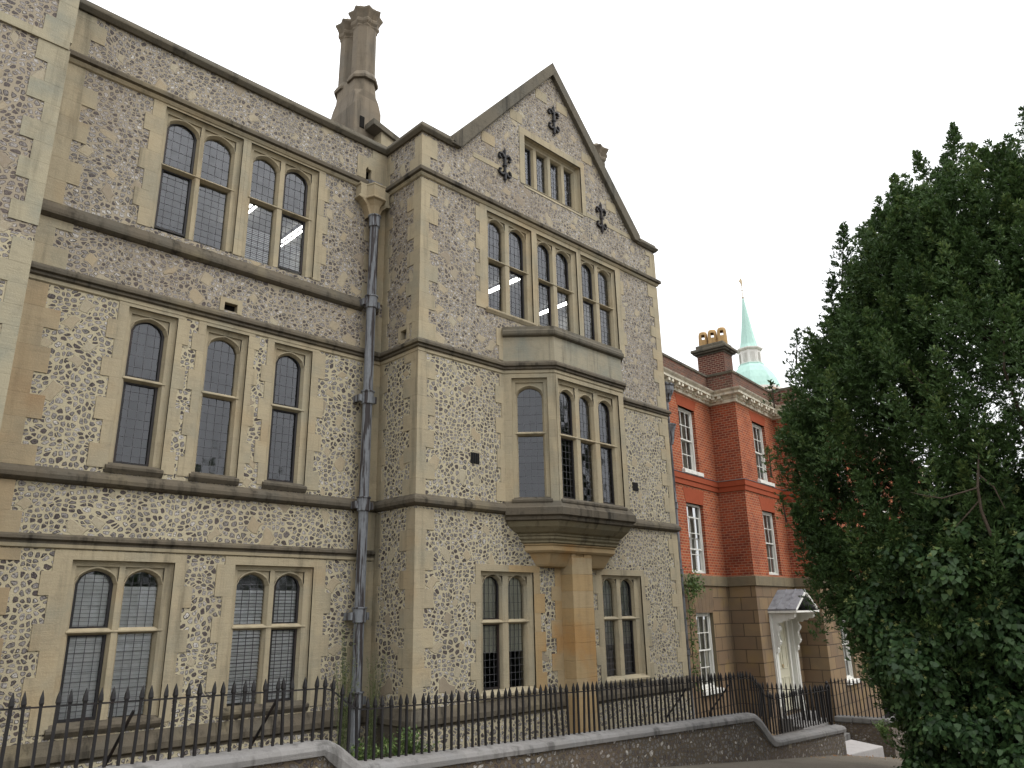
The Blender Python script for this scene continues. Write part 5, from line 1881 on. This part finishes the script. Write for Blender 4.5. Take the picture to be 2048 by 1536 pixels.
# ---- ivy growing over the foot of the yew
IV = thing('ivy', 'glossy green ivy with yellow-green flower heads climbing the foot of the large yew', 'ivy', tuple(tpt(0.6, -2.2, -2.7)))
def ivy_clumps(cl):
    P, D, N, LL, T, UP, UT = [], [], [], [], [], [], []
    for (a, d, z, ra, rz, n) in cl:
        c = tpt(a, d, z)
        v = rdir(n)
        rr = NR.random(n) ** 0.42
        bumps = 1 + 0.24 * np.sin(v[:, 0] * 9 + a * 5) * np.sin(v[:, 2] * 8 + z * 3) + 0.18 * np.sin(v[:, 1] * 13 + a * 7)
        off = v * rr[:, None] * bumps[:, None]
        p = c + np.stack([off[:, 0] * ra, off[:, 1] * ra, off[:, 2] * rz], 1)
        P.append(p)
        D.append(v * 0.4 + np.array([0, 0, -0.75]) + NR.normal(size=(n, 3)) * 0.4)
        N.append(v + NR.normal(size=(n, 3)) * 0.35 + np.array([0, 0, 0.5]))
        LL.append(NR.uniform(0.045, 0.105, n))
        T.append(np.clip(NR.normal(0.30 + 0.28 * NR.random() * (1.4 if z > 0.1 else 0.7), 0.22, n), 0, 1))
        m = n // 16
        k = NR.choice(n, m, replace=False)
        k = k[(v[k, 2] > -0.1)] if z > -0.6 else k[:len(k) // 5]
        UP.append(c + np.stack([off[k, 0] * ra, off[k, 1] * ra, off[k, 2] * rz], 1) * 1.0 + v[k] * 0.06)
    return map(np.concatenate, (P, D, N, LL, T)), np.concatenate(UP)
cl = [(0.6, -1.0, 0.2, 0.85, 0.8, 2400), (1.3, -1.2, -0.4, 0.9, 1.0, 3000), (0.2, -0.9, -0.9, 0.8, 0.8, 2400), (1.0, -1.1, -1.9, 0.9, 0.8, 2800), (0.0, -0.8, -2.2, 0.7, 0.6, 1700), (1.8, -1.2, 0.8, 0.8, 0.7, 1700)]
for k in range(150):
    z = NR.uniform(-2.6, 1.75)
    lo = float(np.interp(z, [-2.7, -1.8, -1.0, -0.2, 0.3, 0.9, 1.8], [-1.0, -1.05, -1.35, -1.55, -1.35, -0.75, -0.3]))
    a = lo + (2.1 - lo) * NR.random() ** 1.1
    dd = -1.25 - 0.75 * math.sin(max(0.0, min(1.0, (a - lo) / 2.2)) * math.pi / 2) + NR.normal() * 0.26
    r = NR.uniform(0.16, 0.40)
    cl.append((a, dd, z, r, r * NR.uniform(0.7, 1.1), int(2600 * r * r / 0.12 * 0.30)))
(IP, ID, IN, IL, IT), UP = ivy_clumps(cl)
leaf_mesh('leaves', IP, ID, IN, IL, IL * NR.uniform(0.8, 1.05, len(IP)), IT, M['ivy'], IV, 'ivy')
# flower heads: little balls of short rays
m = len(UP)
rays = 14
v = rdir(m * rays)
PU = np.repeat(UP, rays, 0)
leaf_mesh('flower_heads', PU, v, rdir(m * rays), np.full(m * rays, 0.042), np.full(m * rays, 0.016), NR.random(m * rays), M['umbel'], IV)
mb = MB()
for pts_, r in (([(0.52, -2.75, 0.9), (0.46, -2.8, 1.25), (0.47, -2.85, 1.55), (0.53, -2.8, 1.85), (0.60, -2.6, 2.2)], [0.022, 0.02, 0.018, 0.015, 0.008]),
                ([(0.47, -2.85, 1.55), (0.28, -2.9, 1.50), (0.02, -2.9, 1.44), (-0.18, -2.85, 1.50), (-0.36, -2.75, 1.58)], [0.012, 0.011, 0.010, 0.007, 0.003]),
                ([(0.46, -2.8, 1.38), (0.30, -2.8, 1.22), (0.12, -2.75, 1.05)], [0.013, 0.010, 0.004]),
                ([(0.50, -2.8, 1.75), (0.66, -2.8, 1.55), (0.74, -2.75, 1.25)], [0.015, 0.011, 0.005])):
    mb.tube([tuple(tpt(*p)) for p in pts_], r, 6)
mb.build('stem', M['bark'], IV, fix=False)

# ---- weeds and shrubs in the area behind the railing
def spray_plant(name, label, cat, x, y, z, n, h, spread, L, mat, per=40, droop=0.2, wfac=0.25, group=None):
    t = thing(name, label, cat, (x, y, z), group)
    mb = MB()
    P, D, LL = [], [], []
    for k in range(n):
        g = NR.uniform(0, 2 * math.pi)
        s = spread * NR.random()
        hh = h * NR.uniform(0.5, 1.0)
        tip = np.array([x + s * math.cos(g), y + s * math.sin(g) * 0.6, z + hh])
        midp = np.array([x + s * 0.4 * math.cos(g), y + s * 0.3 * math.sin(g), z + hh * 0.6])
        b = np.array([x + NR.normal() * 0.05, y + NR.normal() * 0.04, z])
        mb.tube([tuple(b), tuple(midp), tuple(tip)], [0.004, 0.003, 0.001], 3)
        tt = NR.random(per) * 0.85 + 0.15
        p = np.where((tt < 0.6)[:, None], b + (midp - b) * (tt / 0.6)[:, None], midp + (tip - midp) * ((tt - 0.6) / 0.4)[:, None])
        P.append(p + NR.normal(size=(per, 3)) * 0.012)
        D.append(NR.normal(size=(per, 3)) * 0.8 + np.array([0, 0, 0.5 - droop]))
        LL.append(NR.uniform(0.5, 1.0, per) * L)
    P, D, LL = map(np.concatenate, (P, D, LL))
    mb.build('stem', M['stalk'], t, fix=False)
    leaf_mesh('leaves', P, D, rdir(len(P)) + np.array([0, 0, 1]), LL, LL * wfac, NR.random(len(P)), M[mat], t)
    return t
spray_plant('wild_shrub', 'wispy green shrub growing up the left of the lead downpipe', 'shrub', 6.85, 10.75, -2.1, 30, 2.1, 0.30, 0.055, 'wisp', 46)
spray_plant('wild_shrub', 'thin feathery shrub just right of the lead downpipe', 'shrub', 7.38, 10.7, -2.1, 22, 1.65, 0.24, 0.055, 'wisp', 55, wfac=0.2)
spray_plant('weed_clump', 'bright green weeds behind the railing under the bay corner', 'weeds', 7.05, 9.35, -2.15, 70, 0.66, 0.55, 0.075, 'weed', 30, wfac=0.5)
spray_plant('weed_clump', 'low weeds behind the railing at the swept coping', 'weeds', 6.2, 9.2, -2.15, 50, 0.60, 0.45, 0.075, 'weed', 30, wfac=0.5)
spray_plant('weed_clump', 'bright green weeds on the path wall beside the entrance steps', 'weeds', 20.30, 7.95, -3.05, 30, 0.45, 0.40, 0.06, 'weed', 26, wfac=0.6)
# creeper at the end of the bay
CR = thing('creeper', 'green creeper on the grey downpipe between the flint bay and the brick house', 'creeper', (pxx + 0.1, pyy, -1.8))
mb = MB()
st_ = [(pxx + 0.06, pyy - 0.1, -1.9), (pxx + 0.08, pyy - 0.1, -0.8), (pxx + 0.1, pyy - 0.1, 0.3), (pxx + 0.18, pyy - 0.1, 0.75)]
mb.tube(st_, [0.014, 0.012, 0.01, 0.004], 5)
mb.build('stem', M['bark'], CR, fix=False)
n = 700
z = np.concatenate([NR.uniform(-1.8, 0.7, 260), NR.normal(0.62, 0.16, n - 260)])
xx = pxx + 0.1 + np.where(z > 0.35, NR.normal(0.22, 0.22, n), NR.normal(0, 0.07, n))
PP = np.stack([xx, pyy - 0.08 - NR.random(n) * 0.10, z], 1)
LL = NR.uniform(0.05, 0.10, n)
leaf_mesh('leaves', PP, NR.normal(size=(n, 3)) * 0.6 + np.array([0, -0.3, -0.7]), rdir(n) + np.array([0, -1, 0.4]), LL, LL * 0.55, NR.random(n), M['weed'], CR)
# fallen leaves on the pavement at the step
n = 60
PP = np.stack([NR.uniform(15.5, 20.4, n), 7.60 - np.abs(NR.normal(0, 0.22, n)), np.zeros(n)], 1)
PP[:, 2] = [ground_z(x) + 0.012 for x in PP[:, 0]]
LL = NR.uniform(0.04, 0.08, n)
lf = leaf_mesh('fallen_leaves', PP, np.concatenate([NR.normal(size=(n, 2)), NR.normal(size=(n, 1)) * 0.15], 1), NR.normal(size=(n, 3)) * 0.2 + np.array([0, 0, 1]), LL, LL * 0.7, NR.random(n), M['dryleaf'])
lf['kind'] = 'stuff'
tag(lf, 'brown fallen leaves on the pavement along the foot of the wall', 'leaves')

# ---- trees across the green behind the photographer: the dark band mirrored low in the window glass
n = 9000
xx = NR.uniform(-30, 110, n)
hh = 9.0 + 2.2 * np.sin(xx * 0.31) + 1.5 * np.sin(xx * 0.83 + 1) + 0.8 * np.sin(xx * 2.1)
PP = np.stack([xx, -34 + NR.normal(0, 1.5, n), -3.5 + hh * np.sqrt(NR.random(n)) * 1.15], 1)
LL = NR.uniform(0.5, 1.3, n)
tl_ = leaf_mesh('treeline', PP, rdir(n), rdir(n), LL, LL * 0.8, NR.random(n), M['yew'])
tl_['kind'] = 'stuff'
tag(tl_, 'dark line of trees far across the street mirrored in the windows', 'trees')
